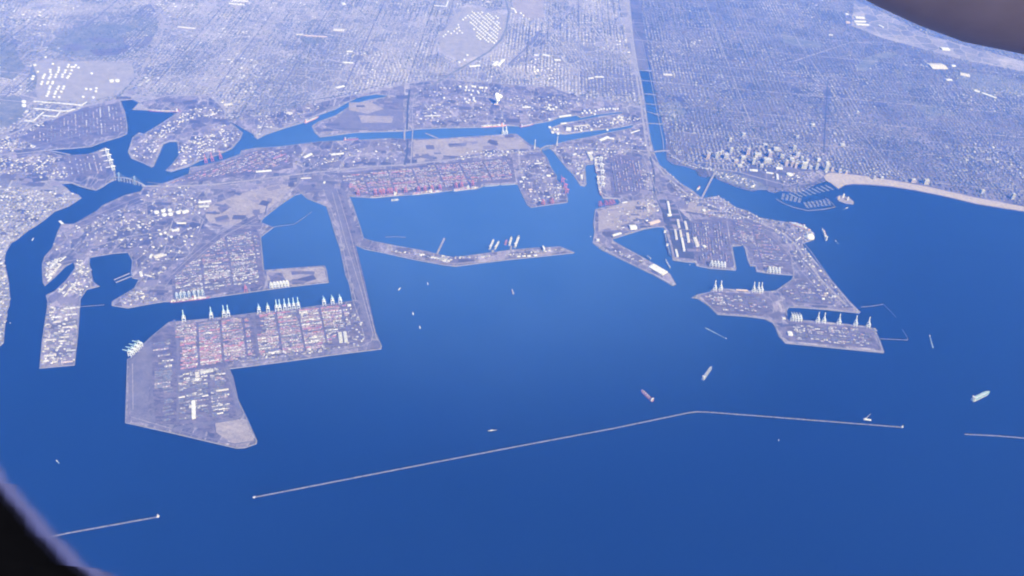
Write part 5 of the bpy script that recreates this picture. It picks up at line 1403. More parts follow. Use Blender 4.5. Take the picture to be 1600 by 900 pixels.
breakwater([(1345,480),(1362,478.5),(1380,475.5),(1390,485),(1400,496)], 'thin curved boom off the northeast point of the piers', 4)
breakwater([(1375,529.5),(1400,530.5),(1417,531.5),(1418.5,529),(1410,515)], 'thin hooked boom off the outermost pier', 5)
breakwater([(124,479.5),(150,477.5),(163,476.5)], 'thin boom across the fishing harbour mouth', 4)
breakwater([(427,355),(440,353),(460,350.5),(475,340),(487,331)], 'thin boom across the western basin', 3)
breakwater([(602,370.5),(620,370),(634,371)], 'thin floating line north of the curved mole', 4)
def lighthouse(x, y, label, h=24):
    root = empty('lighthouse', P(x, y, 3.0)); tag(root, label, 'lighthouse')
    m = MB(); m.box(0, 0, 0, 16, 16, 6); m.build('base', MAT['white'], root)
    m = MB(); m.lathe([(5.4, 6), (4.4, h)], 12); m.build('tower', MAT['white'], root)
    m = MB(); m.lathe([(6, h), (6, h+.8), (3, h+.9), (3, h+4)], 12); m.build('lantern', MAT['glass'], root)
    m = MB(); m.lathe([(3.6, h+4), (.4, h+7)], 12); m.build('roof', MAT['dark'], root)
lighthouse(247,807.3,'white lighthouse on the tip of the short lower left breakwater', 30)
lighthouse(1409.5,667.3,'white light tower on the east end of the long breakwater')
lighthouse(397,777,'small light beacon on the west end of the long breakwater', 12)

# ------------------------------------------------------------------ ships
def hull_outline(L, B, n=10, bow=.22, stern=.1):
    pts = []
    for k in range(n+1):
        t = k/n
        x = -L/2+L*t
        if t < stern: w = .72+.28*(t/stern)**.6
        elif t > 1-bow: w = max(0.03, (1-((t-(1-bow))/bow)**1.9))
        else: w = 1
        pts.append((x, w*B/2))
    xs = sorted(set([p for p in pts]))
    return [(x, -y) for x, y in pts]+[(x, y) for x, y in reversed(pts)]

def ship(stern, bow, beam, kind, hull, deck, label, name='cargo_ship', cat='ship', group=None, fb=9.0, z=0.0, house_at=-.36, pal=('mixed',)):
    a, b = P(*stern, 0), P(*bow, 0); L = (b-a).length; B = beam; mid = (a+b)/2
    root = empty(name, (mid.x, mid.y, z), math.atan2(b.y-a.y, b.x-a.x)); tag(root, label, cat, group)
    o = hull_outline(L, B, 14)
    m = MB(); m.prism([(x*.97, y*.86) for x, y in o], -2.0, 0.2); n = len(o)
    v0 = [(x*.97, y*.86, .2) for x, y in o]; v1 = [(x, y, fb+max(0, (x/L-.3))*fb*.9) for x, y in o]
    m._add(v0+v1, [(i, (i+1) % n, n+(i+1) % n, n+i) for i in range(n)])
    m.build('hull', MAT[hull], root)
    m = MB(); vs = [(x*.985, y*.95, fb-.6) for x, y in o]; tr = tessellate_polygon([[Vector((x, y, 0)) for x, y, z_ in vs]])
    fs = []
    for t in tr:
        p, q, r_ = t
        if (vs[q][0]-vs[p][0])*(vs[r_][1]-vs[p][1])-(vs[r_][0]-vs[p][0])*(vs[q][1]-vs[p][1]) < 0: q, r_ = r_, q
        fs.append((p, q, r_))
    m._add(vs, fs); m.build('deck', MAT[deck], root)
    hx = house_at*L
    if kind != 'barge':
        hw = B*.86; hl = max(8, L*.05)
        m = MB(); m.box(hx, 0, fb-.6, hl*1.3, hw*.95, 5)
        hh = min(26, L*.1)
        for k in range(int(hh/3.2)): m.box(hx, 0, fb+4.4+k*3.2, hl*(1-.02*k), hw*.8, 2.4); m.box(hx, 0, fb+6.8+k*3.2, hl*(1-.02*k)-.6, hw*.8-.6, .8)
        m.box(hx+hl*.1, 0, fb+4.4+int(hh/3.2)*3.2, hl*.7, B*1.0, 2.6)
        m.build('superstructure', MAT['white'], root)
        m = MB(); m.box(hx-hl*1.0, 0, fb, hl*.7, B*.22, hh+8, taper=.8); m.build('funnel', MAT[hull], root)
        m = MB(); m.beam((hx, 0, fb+hh+6), (hx, 0, fb+hh+16), .8); m.beam((L*.43, 0, fb), (L*.43, 0, fb+14), .8); m.build('mast', MAT['white'], root)
    r = random.Random(int(L*7+B))
    if kind == 'container':
        x = -L*.47; i = 0
        while x < L*.38:
            if abs(x+7-hx) > L*.055:
                m = MB(); wmax = B*.9 if x < L*.27 else B*.6
                cols_ = max(2, int(wmax/7.6))
                for k in range(cols_):
                    h = r.choice((2, 3, 4, 4, 5))*2.6
                    m.box(x+6.5, -wmax/2+(k+.5)*wmax/cols_, fb-.5, 12.4, wmax/cols_-.2, h, c=r.choice(CONT[r.choice(pal)]))
                m.build('container_bay', MAT['tint'], root, colors=True)
            x += 14.6; i += 1
    elif kind == 'bulk':
        for k in range(5):
            x = -L*.24+k*L*.145
            m = MB(); m.box(x, 0, fb-.6, L*.1, B*.55, 2.8); m.build('hatch_cover', MAT[deck], root)
            if k < 4:
                m = MB(); m.lathe([(1.6, fb-.6), (1.4, fb+15)], 8, x+L*.072, 0); m.box(x+L*.072, 0, fb+14, 4, 4.5, 4)
                m.beam((x+L*.072, 0, fb+16), (x+L*.072+L*.11, B*.2, fb+19), 1.4); m.build('deck_crane', MAT['white'], root)
    elif kind == 'tanker':
        m = MB()
        for k in (-1, -.4, .4, 1): m.beam((-L*.28, k*B*.1, fb+1.4), (L*.4, k*B*.1, fb+1.4), 1.5)
        for k in range(7): m.beam((-L*.25+k*L*.1, -B*.42, fb+.6), (-L*.25+k*L*.1, B*.42, fb+.6), 1.2)
        m.build('deck_pipes', MAT['white'], root)
        m = MB(); m.box(L*.07, 0, fb-.5, 7, B*.7, 3.4); m.beam((L*.07, -B*.3, fb), (L*.07, -B*.3, fb+17), 1.2); m.beam((L*.07, B*.3, fb), (L*.07, B*.3, fb+17), 1.2); m.build('manifold', MAT['white'], root)
        m = MB()
        for s in (-1, 1): m.beam((-L*.44, s*B*.47, fb+.5), (L*.27, s*B*.47, fb+.5), 1.6)
        m.build('rail', MAT['white'], root)
    elif kind == 'navy':
        m = MB()
        for k in range(4): m.box(-L*.15+k*L*.14, 0, fb-.5, L*.1, B*.72, r.choice((6, 10, 13)))
        m.build('deck_house', MAT['white'], root)
        m = MB()
        for k in range(3): m.beam((-L*.1+k*L*.17, 0, fb), (-L*.1+k*L*.17, 0, fb+24), 1.4); m.beam((-L*.1+k*L*.17, 0, fb+8), (-L*.02+k*L*.17, 5, fb+20), 1.0)
        m.build('derrick', MAT['hull_grey'], root)
    elif kind == 'liner':
        for k in range(5):
            m = MB(); m.box(-L*.02, 0, fb-.5+k*3.2, L*(.72-.07*k), B*(.9-.04*k), 2.7); m.build('upper_deck', MAT['white'], root)
        m = MB()
        for k in range(3): m.lathe([(4.4, fb+15), (4.1, fb+31)], 10, -L*.14+k*L*.15, 0)
        m.build('funnel', MAT['hull_red'], root)
    return root

ship((265.5,472.3),(329,465),34,'container','hull_red','deck_red','red hulled container ship under white boxes at the island quay','container_ship', house_at=.12, pal=('white','white','pinkish'))
ship((628.5,303.6),(578.5,309.2),36,'container','hull_white','deck_red','pale hulled container ship at the central quay, westernmost of three','container_ship', house_at=-.26, pal=('red','pinkish','dark'))
ship((642.5,304.2),(690.5,299.2),34,'container','hull_white','deck_red','pale container ship at the central quay, middle of three','container_ship', house_at=.15, pal=('white','pinkish','red'))
ship((708,298.3),(747.5,293.3),34,'container','hull_white','deck_red','container ship with white boxes at the central quay, easternmost of three','container_ship', house_at=.1, pal=('white','mixed','red'))
ship((757.5,291.2),(780,289.3),24,'barge','hull_white','deck_grey','long pale barge on the inner corner of the central quay, western', 'barge', 'barge', fb=5)
ship((783,289),(806,287.6),24,'barge','hull_white','deck_grey','long pale barge on the inner corner of the central quay, eastern', 'barge', 'barge', fb=5)
ship((929.5,248),(932.5,272),34,'container','hull_orange','deck_red','container ship with striped white boxes in the inner east basin, northern','container_ship', house_at=-.3, pal=('white','white','pinkish'))
ship((933.5,276),(938.5,306),34,'container','hull_orange','deck_red','container ship with striped white boxes in the inner east basin, southern','container_ship', house_at=-.3, pal=('white','white','pinkish'))
ship((751,198.5),(791,196.6),32,'container','hull_orange','deck_red','orange hulled ship stacked with white boxes in the upper channel','container_ship', fb=11, house_at=.38, pal=('white',))
ship((812,198.8),(834,194.5),30,'tanker','hull_red','deck_red','red tanker with white house in the upper channel')
ship((475.5,192.5),(498,182.8),28,'tanker','hull_orange','deck_grey','orange and white tanker on the north bank of the channel')
ship((536.5,219),(560.5,217.6),26,'bulk','hull_red','deck_red','small reddish ship on the south bank of the channel')
ship((284,174.8),(232,173.6),30,'tanker','hull_red','deck_red','long red hulled ship at the head of the western basin')
ship((1038.2,363),(1041.5,381.5),30,'bulk','hull_dark','hull_dark','dark coal ship beside the coal pier, northern one', house_at=-.42)
ship((1041.8,383.5),(1047,401),30,'bulk','hull_dark','hull_dark','dark coal ship beside the coal pier, southern one', house_at=-.42)
ship((764.3,391),(771.8,374.2),27,'navy','hull_grey','deck_grey','grey laid up ship north of the curved mole, first from the west')
ship((772.6,391),(780,377),27,'navy','hull_grey','deck_grey','grey laid up ship north of the curved mole, second from the west')
ship((795.5,384.5),(799.5,370.5),30,'navy','hull_white','deck_grey','white laid up ship north of the curved mole, third from the west')
ship((789.5,383),(792,375),24,'barge','hull_orange','deck_red','pinkish barge lashed to the white laid up ship', 'barge', 'barge', fb=6)
ship((804,388),(811.3,368.5),32,'navy','hull_white','deck_grey','white laid up ship north of the curved mole, easternmost')
ship((1233,348.5),(1265,360),36,'liner','hull_orange','deck_grey','old ocean liner with orange hull moored by the white dome','ocean_liner', fb=14, house_at=.2)
ship((1291,376.5),(1284.3,357.5),30,'liner','hull_white','deck_grey','white cruise ship off the white dome','cruise_ship', fb=12, house_at=-.4)
ship((1020,628),(1001.5,610),34,'bulk','hull_red','deck_red','reddish bulk carrier with deck cranes anchored in the bay', house_at=-.43)
ship((1097.5,594.5),(1112,573.5),32,'bulk','hull_grey','deck_grey','grey freighter with white stern house anchored in the bay', house_at=-.42)
ship((1518,626.8),(1546,613),44,'tanker','hull_white','deck_green','teal decked tanker with white sides anchored in the eastern bay', house_at=-.43, fb=12)
ship((611,314.3),(623.5,312.8),14,'navy','hull_grey','deck_grey','small grey vessel off the westernmost container ship')
ship((1043,414),(1039.5,405.5),9,'navy','hull_white','deck_grey','fishing vessel on the diagonal mole, west of a pair', fb=4)
ship((1047,420),(1042,411.5),9,'navy','hull_white','deck_grey','fishing vessel on the diagonal mole, east of a pair', fb=4)
ship((1017,405.8),(1010,400),9,'navy','hull_grey','deck_grey','fishing vessel on the diagonal mole, farther up alone', fb=4)
ship((1088.5,297.5),(1094,292.5),22,'liner','hull_white','deck_grey','white ferry moored just west of the river mouth bridge', 'ferry', 'ferry', fb=5)
ship((802,460.8),(799.5,453),16,'bulk','hull_dark','deck_red','small dark coaster with white stern south of the curved mole', fb=5, house_at=-.4)

# small craft
def boat(p, q, label, mat='hull_white', beam=7, wake=0, sail=False, cat='boat'):
    a, b = P(*p, 0), P(*q, 0); L = (b-a).length; mid = (a+b)/2; rz = math.atan2(b.y-a.y, b.x-a.x)
    root = empty('small_boat', (mid.x, mid.y, 0), rz); tag(root, label, cat)
    o = hull_outline(L, beam, 8, .4, .1); n = len(o)
    m = MB(); m.prism([(x*.9, y*.7) for x, y in o], -1, 0.1); m._add([(x*.9, y*.7, .1) for x, y in o]+[(x, y, 3.2) for x, y in o], [(i, (i+1) % n, n+(i+1) % n, n+i) for i in range(n)])
    m.prism([(x*.97, y*.9) for x, y in o], 2.4, 2.7); m.build('hull', MAT[mat], root)
    m = MB(); m.box(-L*.1, 0, 2.7, L*.34, beam*.6, 3.0); m.box(-L*.06, 0, 5.7, L*.2, beam*.5, 2.4); m.build('cabin', MAT['white'], root)
    m = MB(); m.beam((0, 0, 5), (0, 0, 16), .5); m.build('mast', MAT['white'], root)
    if wake:
        w = MB(); K = 10
        vs = []; 
        for k in range(K+1):
            t = k/K; s = (beam*.35+t*wake*.022)*(1 if k < K else .4)
            jj = random.uniform(.75, 1.2)
            vs += [(-L*.4-t*wake, -s*jj, .25), (-L*.4-t*wake, s*jj, .25)]
        w._add(vs, [(2*k, 2*k+2, 2*k+3, 2*k+1) for k in range(K)]); w.build('wake', MAT['foam'], root)
    return root
boat((622.5,453.8),(626,449.5),'small pale boat in mid bay below the curved mole, westernmost', beam=12)
boat((668.8,445.5),(667.8,441),'small pale boat in mid bay, just below the bend of the mole', beam=9)
boat((645.8,493),(644.7,487),'small grey boat in mid bay, left of the centre', 'hull_grey', 14)
boat((656.5,514),(655.5,509),'small white boat in mid bay, lowest of the scattered group', beam=11)
boat((762,673.5),(777,672.2),'long low grey boat just above the breakwater', 'hull_grey', 9)
boat((90,721.5),(87.5,719),'tiny white boat alone in the lower left water', beam=8, wake=30)
boat((1217,689),(1216,687),'tiny white boat alone below the breakwater', beam=6)
boat((1133,528.3),(1135.5,529.6),'white motor boat with a straight wake in the eastern bay', beam=9, wake=230)
boat((1453,526),(1452.3,523.5),'white boat with a wide curved wake off the hooked boom', beam=10, wake=190)
boat((1321,326),(1326,324),'speck of a boat with a wake between island and marina', beam=8, wake=60)
boat((1306.5,377.5),(1304.5,375.5),'small white boat just right of the cruise ship', beam=8, wake=60)
boat((922.3,370.5),(923.5,369.2),'tiny white boat off the tip of the wedge shaped mole', beam=8)
boat((885,281.8),(886,280.8),'tiny white boat in the back channel', beam=8)
boat((50,376.5),(53,371.5),'small white boat in the western main channel', beam=10)
boat((1077.7,414.5),(1078.3,413),'tiny boat off the south edge of the middle southeast pier', beam=8)
boat((15.5,505.5),(17,504.5),'tiny white boat near the left edge', beam=7)
# crane barge in the outer bay
def crane_barge():
    a, b = P(1349,655), P(1361,656.5); L = (b-a).length
    root = empty('crane_barge', ((a.x+b.x)/2, (a.y+b.y)/2, 0), math.atan2(b.y-a.y, b.x-a.x)); tag(root, 'white crane barge with a slanted jib near the breakwater end', 'barge')
    m = MB(); m.box(0, 0, -1, L, 18, 4.5); m.build('hull', MAT['hull_white'], root)
    m = MB(); m.box(-L*.3, 0, 3.5, 12, 11, 9); m.build('cab', MAT['white'], root)
    m = MB(); m.beam((-L*.22, 2, 8), (L*.3, 26, 52), 2.4); m.beam((-L*.22, -2, 8), (L*.3, 26, 52), 2.0); m.build('jib', MAT['white'], root)
crane_barge()

# ------------------------------------------------------------------ bridges
def bridge(p, q, label, w=22, z=14, towers=None, name='road_bridge', mat='road', z0=None):
    a, b = P(*p, LAND_Z), P(*q, LAND_Z); d = b-a; L = d.length; rz = math.atan2(d.y, d.x)
    root = empty(name, (a.x, a.y, 0), rz); tag(root, label, 'bridge')
    m = MB(); n = 12; zs = [LAND_Z+1.5+(z-LAND_Z)*math.sin(math.pi*(k/n))**.7 if z0 is None else z0 for k in range(n+1)]
    for k in range(n): m.beam((L*k/n, 0, zs[k]), (L*(k+1)/n, 0, zs[k+1]), w, 2.6)
    m.build('deck', MAT[mat], root)
    m = MB()
    for k in range(1, n):
        for s in (-.35, .35): m.box(L*k/n, s*w, -2, 3, 3, max(1, zs[k]+1))
    m.build('pier_columns', MAT['grey'], root)
    if towers:
        th, mt = towers
        for f in (.28, .72):
            t = MB(); x = L*f
            for s in (-.55, .55): t.beam((x, s*w, -2), (x, s*w*.8, th), 5)
            for zz in (th*.45, th*.75, th*.97): t.beam((x, -w*.5, zz), (x, w*.5, zz), 3)
            t.build('tower', MAT[mt], root)
        for s in (-.46, .46):
            c = MB(); pts = [(0, zs[0]+2), (L*.28, th)]
            pts += [(L*(.28+.44*k/8), zs[6]+3+(th-zs[6]-3)*(2*k/8-1)**2) for k in range(1, 8)]+[(L*.72, th), (L, zs[-1]+2)]
            for u, v in zip(pts[:-1], pts[1:]): c.beam((u[0], s*w, u[1]), (v[0], s*w, v[1]), 1.4)
            c.build('main_cable', MAT[mt], root)
    return root
bridge((172,279),(227,291.5),'long suspension bridge over the western main channel', 20, 58, (110, 'crane_navy'), 'suspension_bridge')
bridge((842,236),(866,230),'steel bridge over the back channel between the pale towers', 20, 50, None, 'arch_bridge')
def pylon(x, y, label, h):
    root = empty('bridge_tower', P(x, y, LAND_Z)); tag(root, label, 'tower', 'unfinished bridge towers')
    m = MB(); m.box(0, 0, 0, 16, 12, h*.35); m.build('lower_shaft', MAT['grey'], root)
    m = MB(); m.box(0, 0, h*.35, 13, 10, h*.62, taper=.6); m.build('upper_shaft', MAT['grey'], root)
    m = MB(); m.box(0, 0, h*.97, 10, 9, h*.03); m.build('top', MAT['white'], root)
pylon(835.2,233,'tall pale unfinished bridge tower west of the back channel',135); pylon(870,228,'tall pale unfinished bridge tower east of the back channel',135)
bridge((632,219),(632,203.5),'road bridge carrying the dark highway across the channel', 24, 12)
bridge((644,219.5),(645,200.5),'pale road bridge beside the dark highway', 14, 12)
def lift_tower(x, y, label):
    root = empty('lift_bridge_tower', P(x, y, LAND_Z)); tag(root, label, 'tower')
    m = MB()
    for sx in (-8, 8):
        for sy in (-8, 8): m.beam((sx, sy, 0), (sx*.8, sy*.8, 60), 2.6)
    m.build('leg', MAT['crane_navy'], root)
    m = MB()
    for k in range(5):
        z = 6+k*12
        for s in (-7.4, 7.4): m.beam((-8, s, z), (8, s, z+12), 1.2); m.beam((s, -8, z), (s, 8, z), 1.2)
    m.box(0, 0, 60, 16, 16, 4); m.build('bracing', MAT['grey'], root)
lift_tower(791,206,'grey lattice lift tower by the upper channel')
bridge((1022,237.5),(1046,235.5),'lowest road bridge over the river', 26, 12)
bridge((1010,193),(1036,194.5),'pale river bridge, second from the sea', 14, 11)
bridge((1011,174.5),(1031,181.5),'slanted rail bridge over the river', 12, 11)
bridge((1006,147),(1025,148.5),'river bridge, fourth from the sea', 16, 11)
bridge((988,109.5),(1018,111.5),'brightest river bridge in the middle of the reach', 18, 11)
bridge((990,62),(1005,63.5),'uppermost pale bridge over the river', 18, 11)
bridge((1118,268),(1096,311),'road bridge crossing the river mouth to the southeast piers', 24, 18)
# jetties
def jetty(p, q, w, label, mat='road'):
    a, b = P(*p, 2), P(*q, 2); d = b-a; L = d.length
    root = empty('jetty', (a.x, a.y, 0), math.atan2(d.y, d.x)); tag(root, label, 'jetty')
    m = MB(); m.box(L/2, 0, 2.2, L, w, 1.4); m.build('deck', MAT[mat], root)
    m = MB()
    for k in range(int(L/20)): 
        for s in (-.38, .38): m.box(10+k*20, s*w, -2, 1.6, 1.6, 4.2)
    m.build('piles', MAT['grey'], root)
jetty((681,401),(694.5,372),22,'long straight jetty pointing north from the curved mole')
jetty((664.5,208),(684,216),22,'slanted pale jetty in the upper channel')
jetty((688,400),(692,404),30,'wide root of the jetty on the curved mole')
jetty((770,394),(770,390.5),26,'stub pier between the two grey laid up ships')
jetty((798,391),(799,384),20,'stub pier below the white laid up ships')
jetty((178,437.5),(203,427),16,'marina dock in the fishing harbour, upper of two'); jetty((181,441.5),(206,431.5),16,'marina dock in the fishing harbour, lower of two')
jetty((93,345),(105,357),0.5+24,'small white dock cluster on the western bank','white')

# ------------------------------------------------------------------ marina
def marina():
    # the basin's own wall
    breakwater([(1213,311),(1225,318),(1240,324),(1262,329),(1287,327),(1305,323.2)], 'curved stone wall around the marina', 12)
    breakwater([(1305,323.2),(1300,317),(1290,309.5)], 'short arm of the marina wall beside the oil island', 10)
    def dock(p, q, n, label, group):
        a, b = P(*p, 0), P(*q, 0); d = b-a; L = d.length
        root = empty('marina_dock', (a.x, a.y, 0), math.atan2(d.y, d.x)); tag(root, label, 'dock', group)
        m = MB(); m.box(L/2, 0, .3, L, 5, .9)
        for k in range(n): m.box((k+.5)*L/n, 0, .3, 1.5, 34, .8)
        m.build('walkway', MAT['road'], root)
        m = MB()
        for k in range(n):
            for s in (-1, 1):
                if random.random() < .85:
                    x = (k+.5)*L/n+L/n*.3; y = s*10.5; l = random.uniform(9, 15); w = random.uniform(4, 5.5)
                    m._add([(x-w/2, y-l/2, .2), (x+w/2, y-l/2, .2), (x+w/2, y+l*.25, .2), (x, y+l/2, .2), (x-w/2, y+l*.25, .2)]+[(x-w/2, y-l/2, 2.2), (x+w/2, y-l/2, 2.2), (x+w/2, y+l*.25, 2.2), (x, y+l/2, 2.4), (x-w/2, y+l*.25, 2.2)],
                           [(i, (i+1) % 5, 5+(i+1) % 5, 5+i) for i in range(5)]+[(5, 6, 7, 8, 9)])
                    m.box(x, y-l*.1, 2.2, w*.7, l*.4, 1.6)
        m.build('moored_boats', MAT['deck_grey'], root).__setitem__('kind', 'stuff')
    for k in range(9):
        f = k/8
        dock((1233+f*17*3.3, 302-f*13+max(0, (f-.1))*0), (1246+f*17*3.3, 309.5-f*13+2*f*0), 12, 'white boat dock of the upper marina, %s from the west' % ORD[k], 'docks of the upper marina')
    for k in range(5): dock((1222+k*6.5, 312+k*1.2), (1224.5+k*6.5, 302.5+k*1.8), 8, 'white boat dock along the outer wall west of the gap, %s from the west' % ORD[k], 'docks along the outer marina wall, west')
    for k in range(7): dock((1263+k*5.6, 325.5-k*.75), (1257+k*6.0, 316.5-k*.9), 8, 'white boat dock along the outer wall east of the gap, %s from the west' % ORD[k], 'docks along the outer marina wall, east')
marina()

# ------------------------------------------------------------------ oil island, dome, steam
def oil_island():
    o = W([(1306,309),(1311,305.5),(1318,306),(1328,310),(1334,315),(1333,319),(1322,318),(1311,314)], 2.0)
    land('oil_island', o, len(o), MAT['dirt'], 'small palm planted oil island off the marina', 3.5, True, (6, 6))
    for k, (x, y, h, mt) in enumerate([(1310,311,40,'pink'), (1317,309,52,'white'), (1324,313,44,'cream')]):
        root = empty('drilling_tower', P(x, y, 3.5)); tag(root, ['pink drilling tower on the west end of the oil island', 'tallest white drilling tower in the middle of the oil island', 'cream drilling tower on the east end of the oil island'][k], 'tower')
        m = MB(); m.box(0, 0, 0, 17, 13, h); m.build('shaft', MAT[mt], root)
        m = MB(); m.box(0, 0, h, 10, 8, 7); m.build('top', MAT['white'], root)
        m = MB()
        for s in (-1, 1): m.box(s*9.2, 0, 0, 2, 14, h*.8)
        m.build('side_fin', MAT['cream'], root)
    rr = random.Random(4)
    for k in range(16):
        x, y = 1309+rr.random()*22, 308+rr.random()*9
        p = P(x, y, 3.5)
        if not inside(o, np.array([p.x]), np.array([p.y]))[0]: continue
        root = empty('palm_tree', (p.x, p.y, 3.5)); tag(root, 'palm tree on the oil island', 'palm', 'palms of the oil island')
        m = MB(); m.beam((0, 0, 0), (.6, .3, 11), .7); m.build('trunk', MAT['pink'], root)
        m = MB()
        for q in range(9):
            t = q*.7; m._add([(.6, .3, 11), (.6+2.6*math.cos(t-.25), .3+2.6*math.sin(t-.25), 12), (.6+5*math.cos(t), .3+5*math.sin(t), 9.6), (.6+2.6*math.cos(t+.25), .3+2.6*math.sin(t+.25), 12)], [(0, 1, 2, 3)], c=(.05, .08, .035))
        m.build('crown', MAT['leaf'], root, colors=True)
oil_island()
def dome():
    root = empty('exhibition_dome', P(1265,370.5,LAND_Z)); tag(root, 'huge white dome on the shore beside the ocean liner', 'dome')
    m = MB(); m.lathe([(52*math.cos(t), 40*math.sin(t)) for t in [R(x) for x in range(0, 90, 9)]]+[(1, 40)], 32); m.build('shell', MAT['tank'], root, smooth=True)
    m = MB(); m.lathe([(55, 0), (55, 5)], 32); m.build('ring_wall', MAT['grey'], root)
    m = MB(); m.box(-56, 0, 0, 10, 20, 9); m.build('entrance', MAT['white'], root)
dome()
shed((1243,377),(1251,371),10,7,'white','thin white canopy beside the dome')
def steam():
    m = bpy.data.materials.new('steam'); m.use_nodes = True
    b = m.node_tree.nodes['Principled BSDF']; b.inputs['Base Color'].default_value = (.86, .86, .86, 1); b.inputs['Roughness'].default_value = 1.0
    b.inputs['Specular IOR Level'].default_value = 0
    mb = MB(); rr = random.Random(8); p = P(776.5,163,LAND_Z)
    bmm = bmesh.new()
    for k in range(46):
        f = k/45; r = (7+f*24)*rr.uniform(.7, 1.1)
        x = f*12+rr.gauss(0, 5+f*12); y = rr.gauss(0, 4+f*12); z = 14+f*118+rr.gauss(0, 5)
        bmesh.ops.create_icosphere(bmm, subdivisions=2, radius=r, matrix=Matrix.Translation((x, y, z)))
    for v in bmm.verts: v.co += Vector((rr.gauss(0, 1.6), rr.gauss(0, 1.6), rr.gauss(0, 1.6)))
    me = bpy.data.meshes.new('steam_plume'); bmm.to_mesh(me); bmm.free(); me.materials.append(m)
    me.polygons.foreach_set('use_smooth', [True]*len(me.polygons))
    o = link('steam_plume', me, None, (p.x, p.y, p.z)); tag(o, 'white steam plume billowing over the refinery', 'steam')
    root = empty('cooling_unit', P(775.5,163.5,LAND_Z)); tag(root, 'low pinkish cooling unit under the steam plume', 'plant')
    q = MB(); q.box(0, 0, 0, 60, 26, 14); q.build('housing', MAT['pink'], root)
    q = MB()
    for k in range(4): q.lathe([(5, 14), (5.6, 18)], 10, -22+k*15, 0)
    q.build('fan_stack', MAT['grey'], root)
steam()

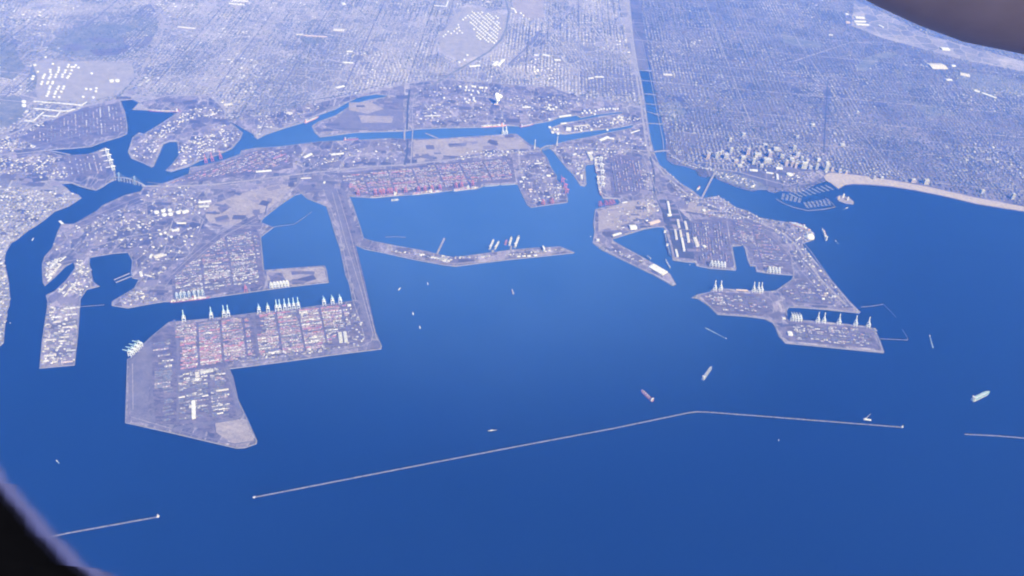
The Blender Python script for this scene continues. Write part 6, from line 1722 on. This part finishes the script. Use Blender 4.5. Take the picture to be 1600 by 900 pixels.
# ------------------------------------------------------------------ the aircraft: window surround and engine
def cam_pt(px, py, d):
    return Vector((CX, CY, CH))+(_f*FPX+_r*(px-800)+_u*(450-py))*(d/FPX)
def aircraft():
    # the cabin window's moulded surround, 13 cm from the lens; only its lower left corner shows
    D = 0.14; s = D/FPX
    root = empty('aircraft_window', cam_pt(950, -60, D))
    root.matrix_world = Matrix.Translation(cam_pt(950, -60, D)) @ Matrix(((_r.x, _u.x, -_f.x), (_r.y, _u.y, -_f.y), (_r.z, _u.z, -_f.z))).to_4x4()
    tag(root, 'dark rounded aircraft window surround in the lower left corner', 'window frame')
    def ring(r0, off):
        pts = []; hw, hh, rad = 1200+off, 1200+off, 1100+off
        for cxx, cyy, t0 in ((hw-rad, hh-rad, 0), (-(hw-rad), hh-rad, 90), (-(hw-rad), -(hh-rad), 180), (hw-rad, -(hh-rad), 270)):
            for k in range(65):
                t = R(t0+90*k/64); pts.append(((cxx+rad*math.cos(t))*s, (cyy+rad*math.sin(t))*s))
        return pts
    def band(name, sections, mat):
        m = MB(); n = 260; vs = []
        for off, z in sections: vs += [(x, y, z) for x, y in ring(0, off)]
        fs = []
        for j in range(len(sections)-1):
            fs += [(j*n+i, j*n+(i+1) % n, (j+1)*n+(i+1) % n, (j+1)*n+i) for i in range(n)]
        m._add(vs, [tuple(reversed(f)) for f in fs]); return m.build(name, mat, root, smooth=True)
    rim = plain('window seal plastic', RIM_SKYLIT, 0.6, 0.2, grain=0.1, scale=400.0)  # blue-violet light from sky and haze is put into this base colour
    blk = plain('cabin trim with painted shade', (0.0015, 0.0015, 0.002), 0.9, 0.0, grain=0.2, scale=300.0)  # near-black base colour stands in for the shade inside the cabin
    band('reveal', [(-4, 0), (2, .0004), (10, .0007), (16, .0006), (20, -.003), (30, -.003), (-4, 0)], rim)
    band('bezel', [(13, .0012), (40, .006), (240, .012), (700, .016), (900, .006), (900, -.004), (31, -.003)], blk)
    # engine nacelle ahead of the seat, 9 m out
    Dn = 9.0; k = Dn/FPX
    tip = cam_pt(1286, -178, Dn); ax = (_r*1.0-_u*0.05+_f*0.22).normalized()
    a2 = ax.cross(Vector((0, 0, 1))).normalized(); a3 = a2.cross(ax)
    nac = empty('jet_engine', tip)
    nac.matrix_world = Matrix.Translation(tip) @ Matrix(((a2.x, a3.x, ax.x), (a2.y, a3.y, ax.y), (a2.z, a3.z, ax.z))).to_4x4()
    tag(nac, 'brown grey jet engine cowling jutting into the upper right corner', 'jet engine')
    paint = plain('engine cowling paint', COWL, 0.42, 0.4, grain=0.07, scale=2.5)
    lip = plain('maroon cowl edge', COWL_LIP, 0.4, 0.4, grain=0.1)
    prof = [(66, 6), (88, 0), (104, 12), (127, 42), (147, 90), (168, 158), (190, 245), (206, 330), (216, 480), (212, 700), (190, 900), (160, 1080)]
    def lat(name, pr, mat, n=64, sm=True):
        m = MB(); m.lathe([(a*k, b*k) for a, b in pr], n, cap=False); return m.build(name, mat, nac, smooth=sm)
    lat('cowling', prof[2:], paint)
    lat('intake_lip', [(66, 60), (63, 24), (66, 6), (76, -1), (88, 0), (97, 6), (104.3, 12)], lip)
    lat('exhaust_nozzle', [(160, 1080), (126, 1240), (118, 1240), (140, 1090)], MAT['grey'])
    m = MB(); m.lathe([(0.5*k, 30*k), (14*k, 52*k), (22*k, 80*k)], 20, cap=False)
    m.build('spinner', MAT['grey'], nac, smooth=True)
    for q in range(18):
        t = q*2*math.pi/18; c_, s_ = math.cos(t), math.sin(t)
        m = MB(); w = .18
        m._add([(20*k*c_, 20*k*s_, 78*k), (57*k*math.cos(t+w), 57*k*math.sin(t+w), 70*k), (57*k*math.cos(t+w*2), 57*k*math.sin(t+w*2), 86*k), (20*k*math.cos(t+w*1.4), 20*k*math.sin(t+w*1.4), 92*k)], [(0, 1, 2, 3)])
        m.build('fan_blade', MAT['dark'], nac)
    m = MB(); up = nac.matrix_world.to_3x3().inverted() @ Vector((0, 0, 1))
    u2 = Vector((up.x, up.y, 0)).normalized()
    for j in range(2):
        pass
    p0 = u2*(200*k); p1 = u2*(400*k)
    m._add([tuple(p0+Vector((0, 0, 420*k))), tuple(p0+Vector((0, 0, 1000*k))), tuple(p1+Vector((0, 0, 1150*k))), tuple(p1+Vector((0, 0, 560*k)))]+
           [tuple(p0+Vector((-u2.y*22*k, u2.x*22*k, 430*k))), tuple(p0+Vector((-u2.y*22*k, u2.x*22*k, 990*k))), tuple(p1+Vector((-u2.y*22*k, u2.x*22*k, 1140*k))), tuple(p1+Vector((-u2.y*22*k, u2.x*22*k, 570*k)))],
           [(3, 2, 1, 0), (4, 5, 6, 7), (0, 1, 5, 4), (1, 2, 6, 5), (2, 3, 7, 6), (3, 0, 4, 7)])
    m.build('pylon', paint, nac)
    # unseen wing slab, added on the sun side to keep the cowling shaded
    inv = nac.matrix_world.inverted()
    mid = tip+ax*(330*k)+sv*3.4
    ch = ax; sp = (sv.cross(ax)).normalized(); th = ch.cross(sp)
    foil = [(-4.2, 0), (-3.9, .16), (-2.5, .3), (-.5, .36), (2, .24), (4.6, .03), (2, -.1), (-.5, -.2), (-2.5, -.2), (-3.9, -.12)]
    vs = []
    for s in (-1.75, 5.0):
        for c_, t_ in foil: vs.append(tuple(inv @ (mid+ch*c_+sp*s+th*t_)))
    n = len(foil); m = MB()
    m._add(vs, [(i, (i+1) % n, n+(i+1) % n, n+i) for i in range(n)]+[tuple(range(n-1, -1, -1)), tuple(range(n, 2*n))])
    m.build('wing', MAT['grey'], nac)
RIM_SKYLIT = (0.034, 0.038, 0.11); COWL = (0.46, 0.3, 0.3); COWL_LIP = (0.2, 0.05, 0.06)
aircraft()
# ------------------------------------------------------------------ haze
def haze():
    mb = MB()
    mb.box(0, 0, -6.0, 82000, 82000, CH+22.0)
    m = bpy.data.materials.new('haze air'); m.use_nodes = True
    nt = m.node_tree; nt.nodes.clear()
    out = nt.nodes.new('ShaderNodeOutputMaterial'); v = nt.nodes.new('ShaderNodeVolumePrincipled')
    v.inputs['Color'].default_value = (*HAZE_COLOR, 1)
    v.inputs['Density'].default_value = HAZE_DENSITY
    v.inputs['Anisotropy'].default_value = -0.12
    v.inputs['Absorption Color'].default_value = (1, 1, 1, 1)
    nt.links.new(v.outputs[0], out.inputs['Volume'])
    o = mb.build('haze', m); tag(o, 'blue summer haze filling the air', kind='stuff')
haze()
